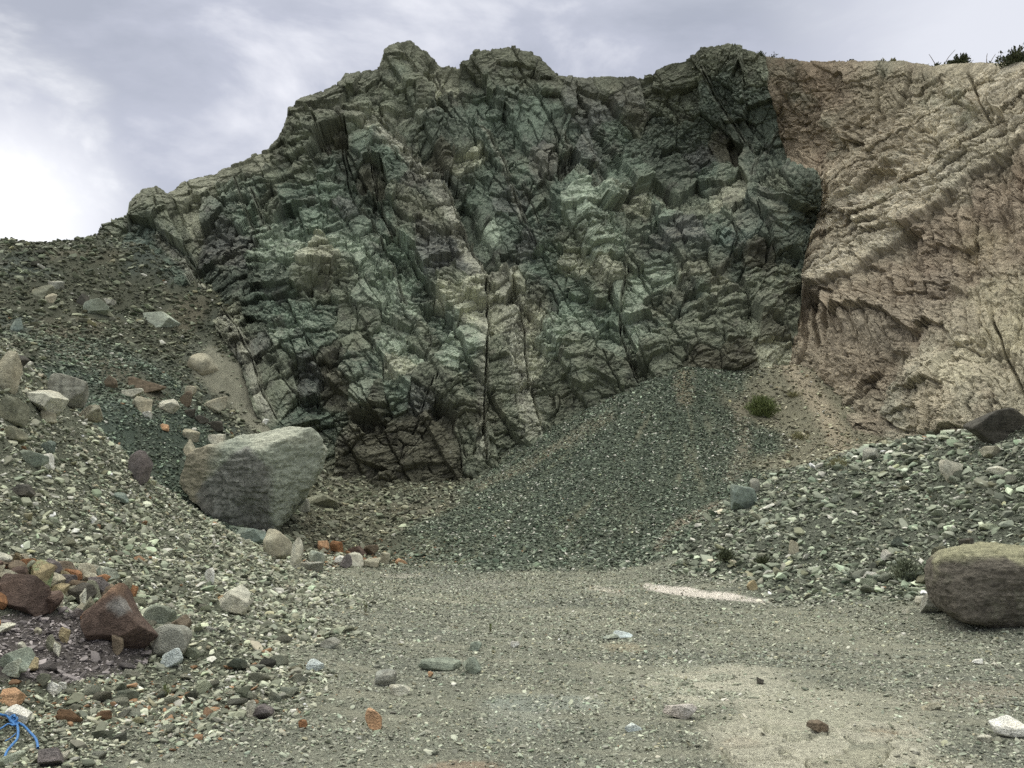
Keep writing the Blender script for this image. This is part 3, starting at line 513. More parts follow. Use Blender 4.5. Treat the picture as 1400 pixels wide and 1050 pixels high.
for pts, cw, dep, stp in [([(1204,585),(1210,540),(1222,500),(1240,455),(1262,410),(1300,372),(1350,330),(1400,300)],3,.6,.35),([(1352,420),(1372,480),(1392,525),(1420,560)],2.5,.4,.1),([(1246,88),(1232,140),(1222,155),(1226,180)],3.5,.35,.1),([(1290,150),(1275,200),(1250,240)],2,.2,.1),([(1320,95),(1340,140),(1352,170)],2.5,.3,.1),([(1205,90),(1195,150),(1160,195)],3,.25,.1),
                          ([(1224,480),(1232,495),(1218,520)],6,.6,0),([(1300,480),(1290,520),(1272,560),(1268,600)],2.5,.3,.2),([(1380,470),(1340,480),(1300,470)],2,.25,.1),([(1330,555),(1352,545),(1400,520)],2,.3,.15),([(1108,400),(1112,440),(1118,470)],5,.5,0),([(1124,405),(1128,450)],4,.45,0),([(1098,410),(1100,470),(1085,500)],4,.45,0),([(1120,240),(1130,260),(1112,310)],3,.4,0)]:
    d, run = polydist(jx, jy, pts, True); ends = sstep(0, .05, run) * sstep(1, .95, run)
    hs = hs - dep * ends * sstep(cw, cw * .3, np.abs(d)) - stp * ends * np.where(d > 0, np.exp(-np.maximum(d, 0) / 30), 0)
for hx, hy, ra, rb, dep in [(1083,466,5,4,.9),(1222,482,6,9,.8),(1340,596,16,9,.7),(1308,321,3,4,.4),(1160,178,6,5,.4),(1262,180,10,5,.3),(1225,232,14,4,.3),(1290,402,30,10,.3)]:
    hs = hs - dep * sstep(1.5, .4, ((px - hx) / ra) ** 2 + ((py - hy) / rb) ** 2)
for hx, hy, ra, rb, out in [(1185,435,45,34,.5),(1290,540,80,60,.5),(1225,465,18,15,.3),(1120,440,8,30,.3),(1135,440,8,30,.3),(1230,222,20,8,.3),(1380,585,35,20,.4)]:
    hs = hs + out * sstep(1.4, .1, ((px - hx) / ra) ** 2 + ((py - hy) / rb) ** 2)
TC = """1062 120 .265 .205 .14|1075 190 .29 .22 .15|1110 110 .29 .205 .135|1150 120 .29 .225 .155|1090 260 .40 .31 .22|1120 200 .33 .25 .17|1160 180 .33 .27 .185|1200 120 .30 .255 .175|1250 120 .32 .28 .195|1300 130 .36 .32 .225|1350 120 .36 .31 .215|1390 140 .44 .38 .27|1210 200 .32 .26 .18|1260 200 .38 .32 .22|1180 250 .34 .28 .195|1230 240 .42 .34 .23|1310 190 .45 .40 .285|1150 300 .42 .36 .26|1190 300 .44 .38 .27|1240 270 .52 .46 .34|1160 350 .50 .44 .33|1130 370 .50 .45 .34|1200 330 .47 .44 .34|1290 240 .47 .44 .34|1350 200 .47 .43 .32|1110 330 .38 .31 .22|1098 360 .32 .25 .17
1150 420 .32 .25 .18|1110 440 .33 .265 .195|1190 400 .30 .235 .17|1220 380 .29 .225 .165|1250 340 .29 .22 .16|1300 310 .28 .215 .155|1350 280 .28 .21 .15|1390 250 .27 .20 .14|1390 330 .30 .235 .165|1330 360 .32 .25 .18|1280 400 .26 .205 .16|1180 440 .33 .28 .215|1150 480 .30 .24 .175|1190 510 .25 .195 .14|1240 440 .28 .23 .175|1300 420 .31 .27 .195|1330 330 .38 .31 .19|1360 400 .38 .34 .23|1395 430 .42 .385 .26|1250 500 .36 .34 .26|1230 550 .34 .34 .27|1280 480 .40 .375 .275|1320 500 .42 .39 .275|1270 560 .40 .345 .245|1300 590 .42 .37 .265|1360 520 .36 .33 .24|1390 560 .33 .31 .22|1380 590 .10 .10 .085|1350 560 .37 .35 .26|1100 500 .32 .265 .19|1130 530 .38 .31 .22|1170 560 .30 .26 .19|1600 100 .4 .35 .25|1600 400 .36 .3 .21|1600 560 .36 .32 .24"""
cs = np.zeros((len(u), 3), f4); ws = np.zeros(u.shape, f4)
cu = u + .5 * fbm(u / 1.4, v / 1.4, 4, 141); cv = v + .5 * fbm(u / 1.4, v / 1.4, 4, 142)
for line in TC.splitlines():
    for q in line.split("|"):
        a = [float(z) for z in q.split()]
        d = (cu - a[0] * SCL) ** 2 + (cv + a[1] * SCL) ** 2
        w = np.exp(-d / .5) + 1e-4 / (d + .1); cs += w[:, None] * np.array(a[2:], f4); ws += w
col = cs / ws[:, None]
col = mixcol(col, (.20,.155,.11), sstep(.05, -.02, e) * sstep(-.6, -.1, e) * .6)  # brown rock below the bed's edge, darkened to paint the overhang's shade
col = col * np.array((1.10,1.11,1.05), f4)
lumt = col.mean(1, keepdims=True); col = .55 * col + .45 * lumt * np.array((1.13,1.03,.84), f4)
streak = fbm(al / 4, ac / .17, 4, 143, .65); col = mixcol(col, (.66,.61,.49), .8 * band * sstep(-.2, .4, streak)); col = mixcol(col, (.36,.34,.265), .4 * band * sstep(.0, .5, -streak))
col = mixcol(col, (.22,.25,.19), .4 * sstep(.1, .5, fbm(u / 1.8 + 9, v / 1.8, 4, 144)) * (e > 1))
col = mixcol(col, (.22,.165,.12), .4 * sstep(.1, .5, fbm(u / 1.1, v / 1.6, 4, 145)))
col = col * np.clip(1 + 1.2 * tone + .16 * fbm(u / .14, v / .14, 3, 146) + .08 * perlin(u / .055, v / .055, 147), .4, 2)[:, None]
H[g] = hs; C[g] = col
tick("tan cliff")
H = H.reshape(shape); C = C.reshape(shape + (3,))
# relief fades on the far edge and softens at the brow
fadeb = np.ones(shape[0], f4); fadeb[NR:] = np.linspace(.8, .3, nb); H = H * fadeb[:, None]
QCREST = np.interp(cx, *zip(*CREST))[None]
H = H * (np.where(TAN, .18, .55) + np.where(TAN, .82, .45) * sstep(0, 30, QY - QCREST))
H = H * np.vstack([np.clip(D / 33, .4, 1.1)] + [np.clip(D[-1:] / 33, .4, 1.1)] * nb)
P = P3 + NB * H[..., None]
# pale dust and crumbs lying on the ledges
NN = grid_normals(P); lay = sstep(.62, .9, NN[..., 2]) * sstep(-.3, .3, fbm(U / .7, Vv / .7, 3, 151))
dust = np.where(TAN[..., None], np.array((.46,.40,.30), f4), np.array((.25,.25,.195), f4))
C = C * (1 - .5 * lay[..., None]) + dust * .5 * lay[..., None]
C = np.clip(C, .012, .85)
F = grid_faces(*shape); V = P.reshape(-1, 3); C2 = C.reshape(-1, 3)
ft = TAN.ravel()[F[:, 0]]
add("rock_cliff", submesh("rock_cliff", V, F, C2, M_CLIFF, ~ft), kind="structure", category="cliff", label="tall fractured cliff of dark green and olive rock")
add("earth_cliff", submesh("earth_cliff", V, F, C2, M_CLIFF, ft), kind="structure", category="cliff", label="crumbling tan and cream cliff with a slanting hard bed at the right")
tick("cliff built")
# ------------------------------------------------------------------ stones
import bmesh
def ico(n):
    bm = bmesh.new(); bmesh.ops.create_icosphere(bm, subdivisions=n, radius=1); bm.verts.ensure_lookup_table()
    v = np.array([q.co[:] for q in bm.verts], f4); f = np.array([[q.index for q in p.verts] for p in bm.faces], np.int32); bm.free(); return v / np.linalg.norm(v, axis=1, keepdims=True), f
ICO = {n: ico(n) for n in (1, 2, 3, 4, 5, 6)}
def noise3(p, s, seed, oct=4):
    return (fbm(p[:, 0] * s + 3.1, p[:, 1] * s, oct, seed) + fbm(p[:, 1] * s + 1.7, p[:, 2] * s, oct, seed + 1) + fbm(p[:, 2] * s, p[:, 0] * s + 8.2, oct, seed + 2)) / 1.7
def rock_shape(n, seed, planes=11, sharp=14, rough=.03):
    """a broken stone: a ball cut by planes, its box brought to unit size"""
    r = np.random.default_rng(seed); d, F = ICO[n]
    nn = r.normal(size=(planes, 3)); nn[:6] = [[1, 0, 0], [-1, 0, 0], [0, 1, 0], [0, -1, 0], [0, 0, 1], [0, 0, -1]]; nn[:6] += r.normal(size=(6, 3)) * .38
    nn /= np.linalg.norm(nn, axis=1, keepdims=True); off = r.uniform(.62, 1.0, planes)
    q = np.maximum(d @ nn.T, 0) / off
    rad = ((q ** sharp).sum(1) + 1e-9) ** (-1 / sharp); rad = np.minimum(rad, 1.6)
    v = d * rad[:, None]
    if rough and n > 1: v = v * (1 + rough * (1.5 * noise3(v, 1.6, seed * 7 % 1000, 3) + .9 * noise3(v, 4.5, seed * 5 % 1000, 3) - 1.1 * np.maximum(noise3(v, 2.4, seed * 3 % 1000, 2) - .15, 0) * 2)[:, None])
    v = v - (v.max(0) + v.min(0)) / 2; v = v / (v.max(0) - v.min(0))
    return v.astype(f4), F
# obj.color tints each stone
nt = M_STONE.node_tree; mxn = [q for q in nt.nodes if q.type == 'VECT_MATH'][0]; oi = nt.nodes.new("ShaderNodeObjectInfo")
m2 = nt.nodes.new("ShaderNodeVectorMath"); m2.operation = 'MULTIPLY'; nt.links.new(mxn.outputs[0], m2.inputs[0]); nt.links.new(oi.outputs["Color"], m2.inputs[1])
nt.links.new(m2.outputs[0], nt.nodes["Principled BSDF"].inputs["Base Color"])
def stone_tint(v, seed, k=.22):
    """weathering of one stone: blotches and paler worn faces, as a factor on its own colour"""
    t = 1 + k * noise3(v, 2.2, seed, 3) * 1.6 + k * .6 * noise3(v, 9, seed + 40, 3)
    t = np.clip(t, .5, 1.6); c = np.stack([t * (1 + .06 * noise3(v, 1.4, seed + 9, 2)), t, t * (1 - .06 * noise3(v, 1.4, seed + 9, 2))], -1)
    return c.astype(f4)
PAL = dict(pale=(.43,.42,.34), white=(.62,.60,.54), green=(.21,.235,.185), tan=(.31,.29,.215), rust=(.27,.14,.07), maroon=(.105,.075,.06), dark=(.08,.075,.062), purple=(.135,.12,.115), teal=(.175,.21,.18), blue=(.46,.51,.49), ochre=(.25,.21,.125), brown=(.15,.12,.085), grey=(.25,.25,.21), orange=(.40,.25,.145), lightgreen=(.31,.335,.27), pink=(.40,.365,.32), olive=(.18,.18,.13))
# x, y (middle in the photograph), width, height, colour, label
ROCKS = """
310 824 56 29 pale|cream oblong stone with a rusty orange left end lying alone on the rubble
148 856 92 76 maroon|large soot-stained upright slab with a pointed rusty top beside the ash patch
220 885 62 42 grey|rounded grey-tan stone just right of the soot-stained slab
231 907 30 24 blue|pale blue-white block in front of the rounded grey-tan stone
242 858 26 19 brown|reddish brown round stone behind the rounded grey-tan stone
214 848 40 30 green|grey-green angular stone between the soot-stained slab and reddish brown stone
15 786 32 28 brown|brown round stone at the top of the heap by the old fire
12 820 74 48 maroon|biggest dark maroon block at the left edge of the fire heap
54 829 52 26 maroon|dark red-brown slab wedged below the fire heap
46 793 40 38 ochre|ochre and green lichen-stained block in the middle of the fire heap
82 783 32 20 brown|rust brown block on the crest of the fire heap
72 811 30 16 ochre|ochre flat stone wedged into the fire heap
86 800 24 21 purple|small mauve-grey stone in the fire heap
104 817 36 24 dark|blackened stone leaning on the soot-stained slab
122 812 26 26 olive|olive stone behind the top of the soot-stained slab
140 790 28 18 lightgreen|light green wedge stone above the soot-stained slab
124 788 20 18 green|dull green block to the right of the fire heap crest
18 767 34 10 tan|flat tan stone above the fire heap
176 812 18 16 rust|small rust-red stone on the crest behind the soot-stained slab
118 838 22 28 olive|narrow upright olive stone left of the soot-stained slab
158 887 14 24 brown|small upright brown stone at the foot of the soot-stained slab
12 908 44 26 green|half-buried green stone at the left edge below the ash
36 912 24 14 ochre|ochre stone at the lower edge of the ash patch
9 920 24 20 lightgreen|light green stone below the half-buried green stone
10 960 28 19 orange|orange-tan stone at the left edge above the blue rope
70 949 19 15 white|white stone among rusty chips below the ash patch
82 942 11 9 white|smaller white stone behind the white stone below the ash
18 982 32 22 white|white angular stone just behind the blue rope
64 1041 42 22 purple|dark brownish stone right of the blue rope at the bottom edge
340 975 14 21 pale|cream upright stone touching a purple-brown one
357 979 25 16 purple|purple-brown stone touching a cream upright one
430 913 22 14 blue|pale blue stone by itself where rubble meets the floor
509 990 22 24 orange|salmon orange stone standing on the open floor
413 994 12 11 rust|small bright rust stone left of the salmon orange one
525 932 30 18 grey|rough grey stone on the floor behind the smooth oval one
545 946 30 13 pale|smooth pale oval stone on the floor
449 882 31 12 grey|flat grey stone with a dark hollow under it at the rubble edge
57 632 28 19 white|white square block on the upper left rubble
285 791 16 20 white|white pointed stone on the rubble left of the cream oblong stone
126 714 10 11 white|small white pebble high on the left rubble
-2 510 36 50 tan|tall tan block cut by the left edge of the photo
84 533 54 38 grey|rounded pitted grey boulder half buried at the gully edge
50 550 56 34 pale|long pale block overhanging at the top of the near rubble
116 567 32 20 tan|tan rectangular stone below the pitted grey boulder
8 566 36 34 olive|olive block below the tall tan block
62 572 22 16 tan|small tan stone under the long pale block
15 596 30 20 olive|olive stone at the left edge above the white square block
38 628 34 20 green|green rounded stone just left of the white square block
62 614 20 18 teal|teal flat stone above the white square block
27 672 32 16 dark|black flat stone on the left rubble
186 642 30 40 purple|dark purple leaning slab on the crest of the near rubble
160 682 24 12 teal|blue-grey flat stone on the near rubble crest
127 422 34 24 green|green block with a square face, biggest loose block on the hillside
52 398 28 20 olive|olive block at the left of the hillside row
66 409 18 16 tan|tan block next to the olive block of the hillside row
73 391 22 14 grey|grey tapered stone behind the hillside row
108 411 20 16 dark|dark block between the hillside row and the square green block
146 414 20 9 grey|thin tilted slab right of the square green block
20 446 22 18 teal|bluish stone near the left edge of the hillside
22 496 26 18 dark|black round stone in the gully by the tall tan block
214 436 52 24 lightgreen|broad pale green slab lying against the foot of the cliff
271 501 40 32 tan|tan rounded outcrop stone above the pile of blocks in the gully
150 524 20 17 brown|brown block standing alone in the gully gravel
196 530 48 24 brown|long brown block at the top of the gully pile
179 538 28 12 pale|thin pale slab in front of the long brown block
190 553 28 22 tan|tan gabled block below the thin pale slab
224 556 31 18 pale|pale flat-topped block in the centre of the gully pile
252 548 18 22 brown|narrow brown block in the gully pile
257 537 18 16 tan|tan triangular block at the top right of the gully pile
290 555 30 20 tan|tan sloping block at the right of the gully pile
257 568 20 12 dark|dark block in the lower row of the gully pile
271 577 20 12 dark|dark flat block lower right in the gully pile
291 584 24 12 dark|long dark block at the lowest right of the gully pile
198 568 15 9 white|white stone below the tan gabled block
222 586 14 9 orange|orange-pink slab in the gully gravel
256 615 24 24 tan|tan stone in the gully beside the big boulder
259 597 24 18 tan|tan crumbly block above the gully stone
293 604 22 17 pale|pale block behind the top of the big boulder
362 578 10 9 white|white pebble on the slab slope behind the big boulder
376 750 36 38 tan|pale rounded block below the big boulder
404 762 16 40 pale|long pale stone leaning down to the right below the big boulder
431 764 22 17 lightgreen|light green stone left of the rusty block pair
440 748 18 12 orange|orange flat block at the left of the rusty heap
459 751 18 16 rust|bright rust block in the rusty heap
463 768 14 13 white|white stone in front of the rusty heap
472 770 16 18 purple|purple-brown stone behind the white stone of the rusty heap
488 756 26 12 maroon|long dark red stone in the rusty heap
506 755 20 14 brown|brown knobbly stone at the right of the rusty heap
484 768 25 17 pale|square pale block in front of the rusty heap
507 772 24 13 tan|tan block at the foot of the rusty heap
525 767 17 15 tan|buff block at the right end of the rusty heap
547 769 14 8 orange|small orange stone at the far right of the rusty heap
425 776 30 13 grey|low grey stone at the left foot of the rusty heap
1307 646 34 28 pale|cream block high on the right rubble bank
1020 684 38 32 teal|grey-green triangular slab standing on the left of the right bank
1035 667 16 18 grey|grey slab behind the triangular slab
1087 753 17 17 tan|tan square stone low on the right bank
1029 803 14 13 ochre|yellowish stone near the white dust streak
1195 624 24 18 grey|grey block at the top of the right bank
1164 625 12 9 lightgreen|small pale teal stone at the top of the right bank
1370 648 34 12 pale|flat pale stone at the right edge of the bank
1362 622 26 14 tan|tan slab at the top right of the bank
1231 772 14 11 lightgreen|pale green stone above the dusty bush
1282 828 34 28 grey|broken grey stones block at the left foot of the right boulder
1260 823 15 11 pale|pale stone left of the right boulder
1240 838 10 7 pale|small pale stone on the ground left of the right boulder
1325 746 20 14 dark|dark round stone sitting on top of the right boulder
1345 752 20 9 lightgreen|light flat stone sitting on top of the right boulder
932 977 44 18 pink|flat pinkish stone set in the trodden clay
866 997 24 9 blue|pale blue flat stone on the foreground floor
1122 1000 32 13 brown|reddish brown broken stone at the edge of the clay
1041 934 10 8 dark|small black stone on the clay
1386 1003 44 22 white|rounded white stone at the lower right edge
1350 1014 20 9 pale|flat pale stone beside the rounded white stone
1275 969 28 9 tan|flat tan stone alone on the right of the floor
600 913 56 13 green|long flat green clod lying on the floor
644 914 26 20 green|green broken clod at the right end of the long flat clod
650 886 17 12 green|greenish stone on the floor behind the long flat clod
598 875 10 8 pale|small pale stone on the open floor
704 883 12 8 white|white chip on the open floor
588 924 8 7 orange|tiny orange pebble beside the long flat clod
852 869 26 8 blue|crushed pale blue stone on the middle of the floor
836 873 24 6 lightgreen|flat crushed green stone beside the pale blue one
1338 906 14 7 white|white pebble on the right of the floor
436 686 50 16 olive|flat olive ledge stone with a dark hollow beside the big boulder
413 694 18 18 grey|grey wedge propped under the right side of the big boulder
340 734 46 16 teal|teal slab under the front of the big boulder
1374 586 96 46 dark|dark pitted rounded outcrop block at the foot of the pale cliff
"""
HERO = []
for i, line in enumerate(ROCKS.strip().splitlines()):
    a, lab = line.split("|"); x, y, w_, h_, c = a.split(); HERO.append((float(x), float(y), float(w_), float(h_), c, lab))
hx, hy, hz = hit([q[0] for q in HERO], [q[1] + .40 * q[3] for q in HERO])
tick("hero rocks located")
rr_ = np.random.default_rng(5)
BLOCKED = []
def top_of(o): pass
for i, (px, py, w_, h_, c, lab) in enumerate(HERO):
    x, y, z = float(hx[i]), float(hy[i]), float(hz[i])
    if 'on top of the right boulder' in lab: x, y, z = [float(q) for q in unproject(px, py + .3 * h_, 11.9)]
    sc = math.hypot(y, 0) / FPX * 1.02
    ww, hh = w_ * sc, h_ * sc; dd = ww * rr_.uniform(.6, .9) if w_ < 2.2 * h_ else max(ww * .5, hh)
    n = 6 if w_ > 70 else 5 if w_ > 26 else 4
    v, F = rock_shape(n, 900 + i, 14 if 'round' in lab or 'oval' in lab else 9, 14 if 'round' in lab or 'oval' in lab else 60, .035)
    if 'pointed rusty top' in lab:
        k = np.clip((v[:, 2] + .45) / .95, 0, 1); v[:, 0] = (v[:, 0] - .08 * k) * (1 - .86 * k); v = v - (v.max(0) + v.min(0)) / 2; v /= (v.max(0) - v.min(0))
    hb = hh * 1.22                                       # the lowest part is sunk in the ground
    P_ = v * np.array([ww, dd, hb], f4)
    if rr_.random() < .6 and w_ > 20: 
        k = rr_.uniform(-.18, .18); P_[:, 2] += k * P_[:, 0] * .6
    P_[:, 2] -= P_[:, 2].min(); P_[:, 2] -= .2 * hh
    t = stone_tint(v, i * 3)
    colr = np.array(PAL[c], f4)
    if 'rusty orange left end' in lab: t = mixcol(t, np.array((.80,.50,.27), f4), sstep(-.18, -.34, v[:, 0] + .25 * noise3(v, 3, 77)))
    if 'soot-stained' in lab and 'large' in lab:
        t = mixcol(t, np.array((2.8,2.5,2.0), f4), .8 * sstep(.18, .36, np.abs(v[:, 0]) * .55 + v[:, 2] * .6 + .12 * noise3(v, 3, 78)))
        t = mixcol(t, np.array((2.6,3.6,4.2), f4), .7 * sstep(.16, .05, np.hypot(v[:, 0] - .1, v[:, 2] - .2) + .08 * noise3(v, 6, 79)) * (v[:, 1] < 0))
    if 'lichen' in lab: t = mixcol(t, np.array((.9,1.35,1.2), f4), sstep(-.1, .3, noise3(v, 2.5, 80)))
    if 'pitted' in lab: t = t * (1 - .35 * sstep(.1, .3, noise3(v, 8, 81)))[:, None]
    me = mesh_from("rock", P_, F, t, M_STONE, 'oval' in lab)
    o = add("boulder" if w_ * sc > .7 else "rock", me, label=lab, category="boulder" if w_ * sc > .7 else "rock")
    o.location = (x, y + .42 * dd, z); o.rotation_euler = (0, 0, rr_.uniform(-.25, .25)); o.color = (*[min(1.32 * q, .8) for q in PAL[c]], 1)
    BLOCKED.append((x, y + .3 * dd, .45 * max(ww, dd)))
# ---- the two great boulders: silhouettes turned into cutting planes
def great(name, label, pts, Dist, extra, depth, colour, seed, n=6, e=44, rg=1.0):
    c0 = (sum(p[0] for p in pts) / len(pts), sum(p[1] for p in pts) / len(pts)); s = Dist / FPX
    q = [((x - c0[0]) * s, -(y - c0[1]) * s) for x, y in pts]; m = len(q)
    nn, off = [], []
    for i in range(m):
        (ax, az), (bx_, bz_) = q[i], q[(i + 1) % m]; dx, dz = bx_ - ax, bz_ - az; L = math.hypot(dx, dz)
        nx, nz = -dz / L, dx / L
        if nx * (ax + bx_) / 2 + nz * (az + bz_) / 2 < 0: nx, nz = -nx, -nz
        nn.append((nx, 0.12, nz)); off.append(nx * ax + nz * az)
    for a, b, c, o_ in extra: nn.append((a, b, c)); off.append(o_ * depth)
    nn = np.array(nn, f4); off = np.array(off, f4); L = np.linalg.norm(nn, axis=1); nn /= L[:, None]; off = np.maximum(off / L, .12)
    d, F = ICO[n]; qq = np.maximum(d @ nn.T, 0) / off
    rad = ((qq ** e).sum(1) + 1e-18) ** (-1.0 / e); v = d * rad[:, None]
    nz1 = noise3(v, .55, seed, 4); ns = noise3(v, 1.8, seed + 5, 4); fi = noise3(v, 6, seed + 8, 4)
    rid = noise3(v * np.array([.5, 1, 2.2], f4), 1.1, seed + 20, 4)
    v = v + d * (.12 * nz1 + .09 * ns + .06 * fi + .035 * noise3(v, 15 / depth, seed + 11, 3) - .12 * np.maximum(rid - .1, 0) - .10 * np.maximum(np.abs(ns) * -1 + .12, 0))[:, None] * (rg * depth / 1.5)
    col = colour(v, s)
    me = mesh_from(name, v, F, col, M_STONE, False)
    x, y, z = [float(k) for k in unproject(c0[0], c0[1], Dist)]
    o = add("boulder", me, label=label, category="boulder"); o.location = (x, y + .1, z)
    BLOCKED.append((x, y, .42 * (max(p[0] for p in pts) - min(p[0] for p in pts)) * s))
    return o
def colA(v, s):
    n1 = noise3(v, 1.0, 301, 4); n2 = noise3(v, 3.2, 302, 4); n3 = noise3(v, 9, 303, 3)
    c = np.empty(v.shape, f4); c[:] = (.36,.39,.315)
    c = mixcol(c, (.48,.49,.39), sstep(-.2, .4, n1 + .8 * v[:, 2] - .5) * .8)  # paler with height: the lit top put into the colour
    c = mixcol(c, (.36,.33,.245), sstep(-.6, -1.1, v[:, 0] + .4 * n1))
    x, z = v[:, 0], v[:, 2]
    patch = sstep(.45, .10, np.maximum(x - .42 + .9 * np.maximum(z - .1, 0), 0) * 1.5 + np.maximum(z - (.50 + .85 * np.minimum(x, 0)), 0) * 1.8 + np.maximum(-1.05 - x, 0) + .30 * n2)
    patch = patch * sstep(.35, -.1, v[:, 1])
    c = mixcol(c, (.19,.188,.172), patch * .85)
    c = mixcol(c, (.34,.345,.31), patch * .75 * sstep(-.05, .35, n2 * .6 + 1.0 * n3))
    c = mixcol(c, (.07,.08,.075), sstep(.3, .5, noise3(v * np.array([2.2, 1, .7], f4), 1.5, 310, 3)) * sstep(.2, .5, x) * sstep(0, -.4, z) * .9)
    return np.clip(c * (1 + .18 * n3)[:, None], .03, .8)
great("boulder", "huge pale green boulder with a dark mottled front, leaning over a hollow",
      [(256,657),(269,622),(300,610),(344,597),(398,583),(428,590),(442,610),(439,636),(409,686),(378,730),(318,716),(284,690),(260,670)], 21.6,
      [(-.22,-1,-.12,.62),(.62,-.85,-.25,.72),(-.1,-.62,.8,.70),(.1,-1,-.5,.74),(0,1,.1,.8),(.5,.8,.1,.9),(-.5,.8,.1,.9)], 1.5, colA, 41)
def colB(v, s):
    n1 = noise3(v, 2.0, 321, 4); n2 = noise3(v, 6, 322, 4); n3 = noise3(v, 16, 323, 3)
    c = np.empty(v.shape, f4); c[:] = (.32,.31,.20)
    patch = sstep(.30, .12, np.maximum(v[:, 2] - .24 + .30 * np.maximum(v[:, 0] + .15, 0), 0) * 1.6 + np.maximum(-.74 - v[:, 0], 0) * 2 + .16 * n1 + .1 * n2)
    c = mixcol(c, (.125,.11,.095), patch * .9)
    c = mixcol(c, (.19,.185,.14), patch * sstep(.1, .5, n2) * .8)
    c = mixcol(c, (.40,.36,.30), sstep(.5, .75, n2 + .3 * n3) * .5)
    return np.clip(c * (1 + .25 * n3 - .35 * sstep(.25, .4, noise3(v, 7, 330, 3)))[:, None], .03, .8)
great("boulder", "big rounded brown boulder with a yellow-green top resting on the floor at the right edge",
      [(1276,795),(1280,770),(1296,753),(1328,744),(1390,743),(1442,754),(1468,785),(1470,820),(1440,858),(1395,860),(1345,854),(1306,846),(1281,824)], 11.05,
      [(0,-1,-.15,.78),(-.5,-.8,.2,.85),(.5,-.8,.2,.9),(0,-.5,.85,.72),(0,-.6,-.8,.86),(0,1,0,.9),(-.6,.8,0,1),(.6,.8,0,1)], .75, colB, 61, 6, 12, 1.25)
# ---- broken slabs heaped round the old fire
FIRE = {"rust": "rusty", "tan": "tan", "maroon": "dark maroon", "brown": "brown", "pale": "cream", "purple": "mauve", "olive": "olive", "ochre": "ochre"}
rf = np.random.default_rng(77); fp = []
for k in range(66):
    fx = rf.uniform(-30, 175); fy = 775 + 34 * rf.random() + max(0, fx - 60) * .28 + (rf.random() < .25) * 100 * rf.random(); fp.append((fx, fy, rf.uniform(11, 34), rf.uniform(9, 22), rf.choice(["rust", "tan", "maroon", "brown", "pale", "purple", "olive", "ochre"], p=[.15,.24,.08,.16,.16,.05,.06,.10])))
fx_, fy_, fz_ = hit([q[0] for q in fp], [q[1] for q in fp])
for k, (px, py, w_, h_, c) in enumerate(fp):
    s_ = float(fy_[k]) / FPX; v, F = rock_shape(4, 6000 + k, 8, 60, .03)
    q = v * np.array([w_ * s_, w_ * s_ * .75, h_ * s_ * 1.2], f4)
    o = add("rock", mesh_from("rock", q, F, stone_tint(v, 900 + k, .3), M_STONE), label="%s broken slab piled in the heap round the old fire" % FIRE[c], category="rock", group="%s slabs in the fire heap" % FIRE[c])
    o.location = (float(fx_[k]), float(fy_[k]) + .05, float(fz_[k]) + .48 * h_ * s_); o.rotation_euler = (rf.uniform(-.5, .5), rf.uniform(-.5, .5), rf.uniform(0, 6.28)); kf = rf.uniform(.9, 1.25) if c in ('rust', 'ochre') else rf.uniform(1.15, 1.6); o.color = (*[float(z) * kf for z in PAL[c]], 1)
rx0, ry0, rz0 = hit([20], [1005]); BLOCKED.append((float(rx0[0]), float(ry0[0]), .26))
tick("rocks built")

# ---- loose stones scattered over the ground
COVER = np.array([.45, 1.2, .95, .8, .8, .95, .32, 1.2], f4)     # F L G H B S P R
SMAX = np.array([.07, .17, .15, .34, .26, .11, .18, .30], f4)
APOW = np.array([2.9, 2.45, 2.6, 2.3, 2.45, 2.75, 2.5, 2.25], f4)
sel = (np.abs(A) < .83) & (R > 2.0) & (R < 42)
qx, qy = project(X, Y, Z)
sel &= (qx > -380) & (qx < 1780) & (qy < 1130)
sel[:-1] &= np.abs(Z[1:] - Z[:-1]) < 3
ii = np.where(sel.ravel())[0]
Xr, Yr, Zr = X.ravel()[ii], Y.ravel()[ii], Z.ravel()[ii]; Wr = W.reshape(len(KINDS), -1)[:, ii]
Rr = np.hypot(Xr, Yr); slope = 1.0
cellA = Rr * Rr * .0052 * math.radians(.06) * 1.12
clump = (1 - .9 * SLABM.ravel()[ii]) * np.clip(.78 + .8 * fbm(Xr / 1.1, Yr / 1.1, 4, 701), .12, 2)
smin = 2.5 * Rr / FPX; smax = np.tensordot(SMAX, Wr, 1); smax = smax * (1 - Wr[5] * .62 * sstep(.6, 3.5, Zr)) * (1 + .5 * Wr[5] * sstep(.9, .2, Zr)); smax = np.maximum(smax, smin * 1.5); ap = np.tensordot(APOW, Wr, 1)
Es2 = ap / (ap - 2) * smin ** 2 * (1 - (smin / smax) ** (ap - 2)) / (1 - (smin / smax) ** ap)
dens = np.tensordot(COVER, Wr, 1) * clump / (Es2 * .62)
lam = dens * cellA; tot = lam.sum(); tick("stones wanted %d" % tot)
NST = int(min(tot, 290000)); pick = np.random.default_rng(3).choice(len(ii), NST, p=lam / tot)
r3 = np.random.default_rng(4)
da = r3.uniform(-.5, .5, NST) * math.radians(.06); dr = 1 + r3.uniform(-.5, .5, NST) * .0052
sa, ca_ = np.sin(da), np.cos(da)
sx_ = (Xr[pick] * ca_ + Yr[pick] * sa) * dr; sy_ = (-Xr[pick] * sa + Yr[pick] * ca_) * dr
a_, lo, hi = ap[pick], smin[pick], smax[pick]; uu = r3.random(NST)
size = lo * (1 - uu * (1 - (lo / hi) ** a_)) ** (-1 / a_)
keep = np.ones(NST, bool)
for bx_, by_, br in BLOCKED: keep &= ((sx_ - bx_) ** 2 + (sy_ - by_) ** 2 > (br * .75) ** 2) | (size < .4 * br * .3)
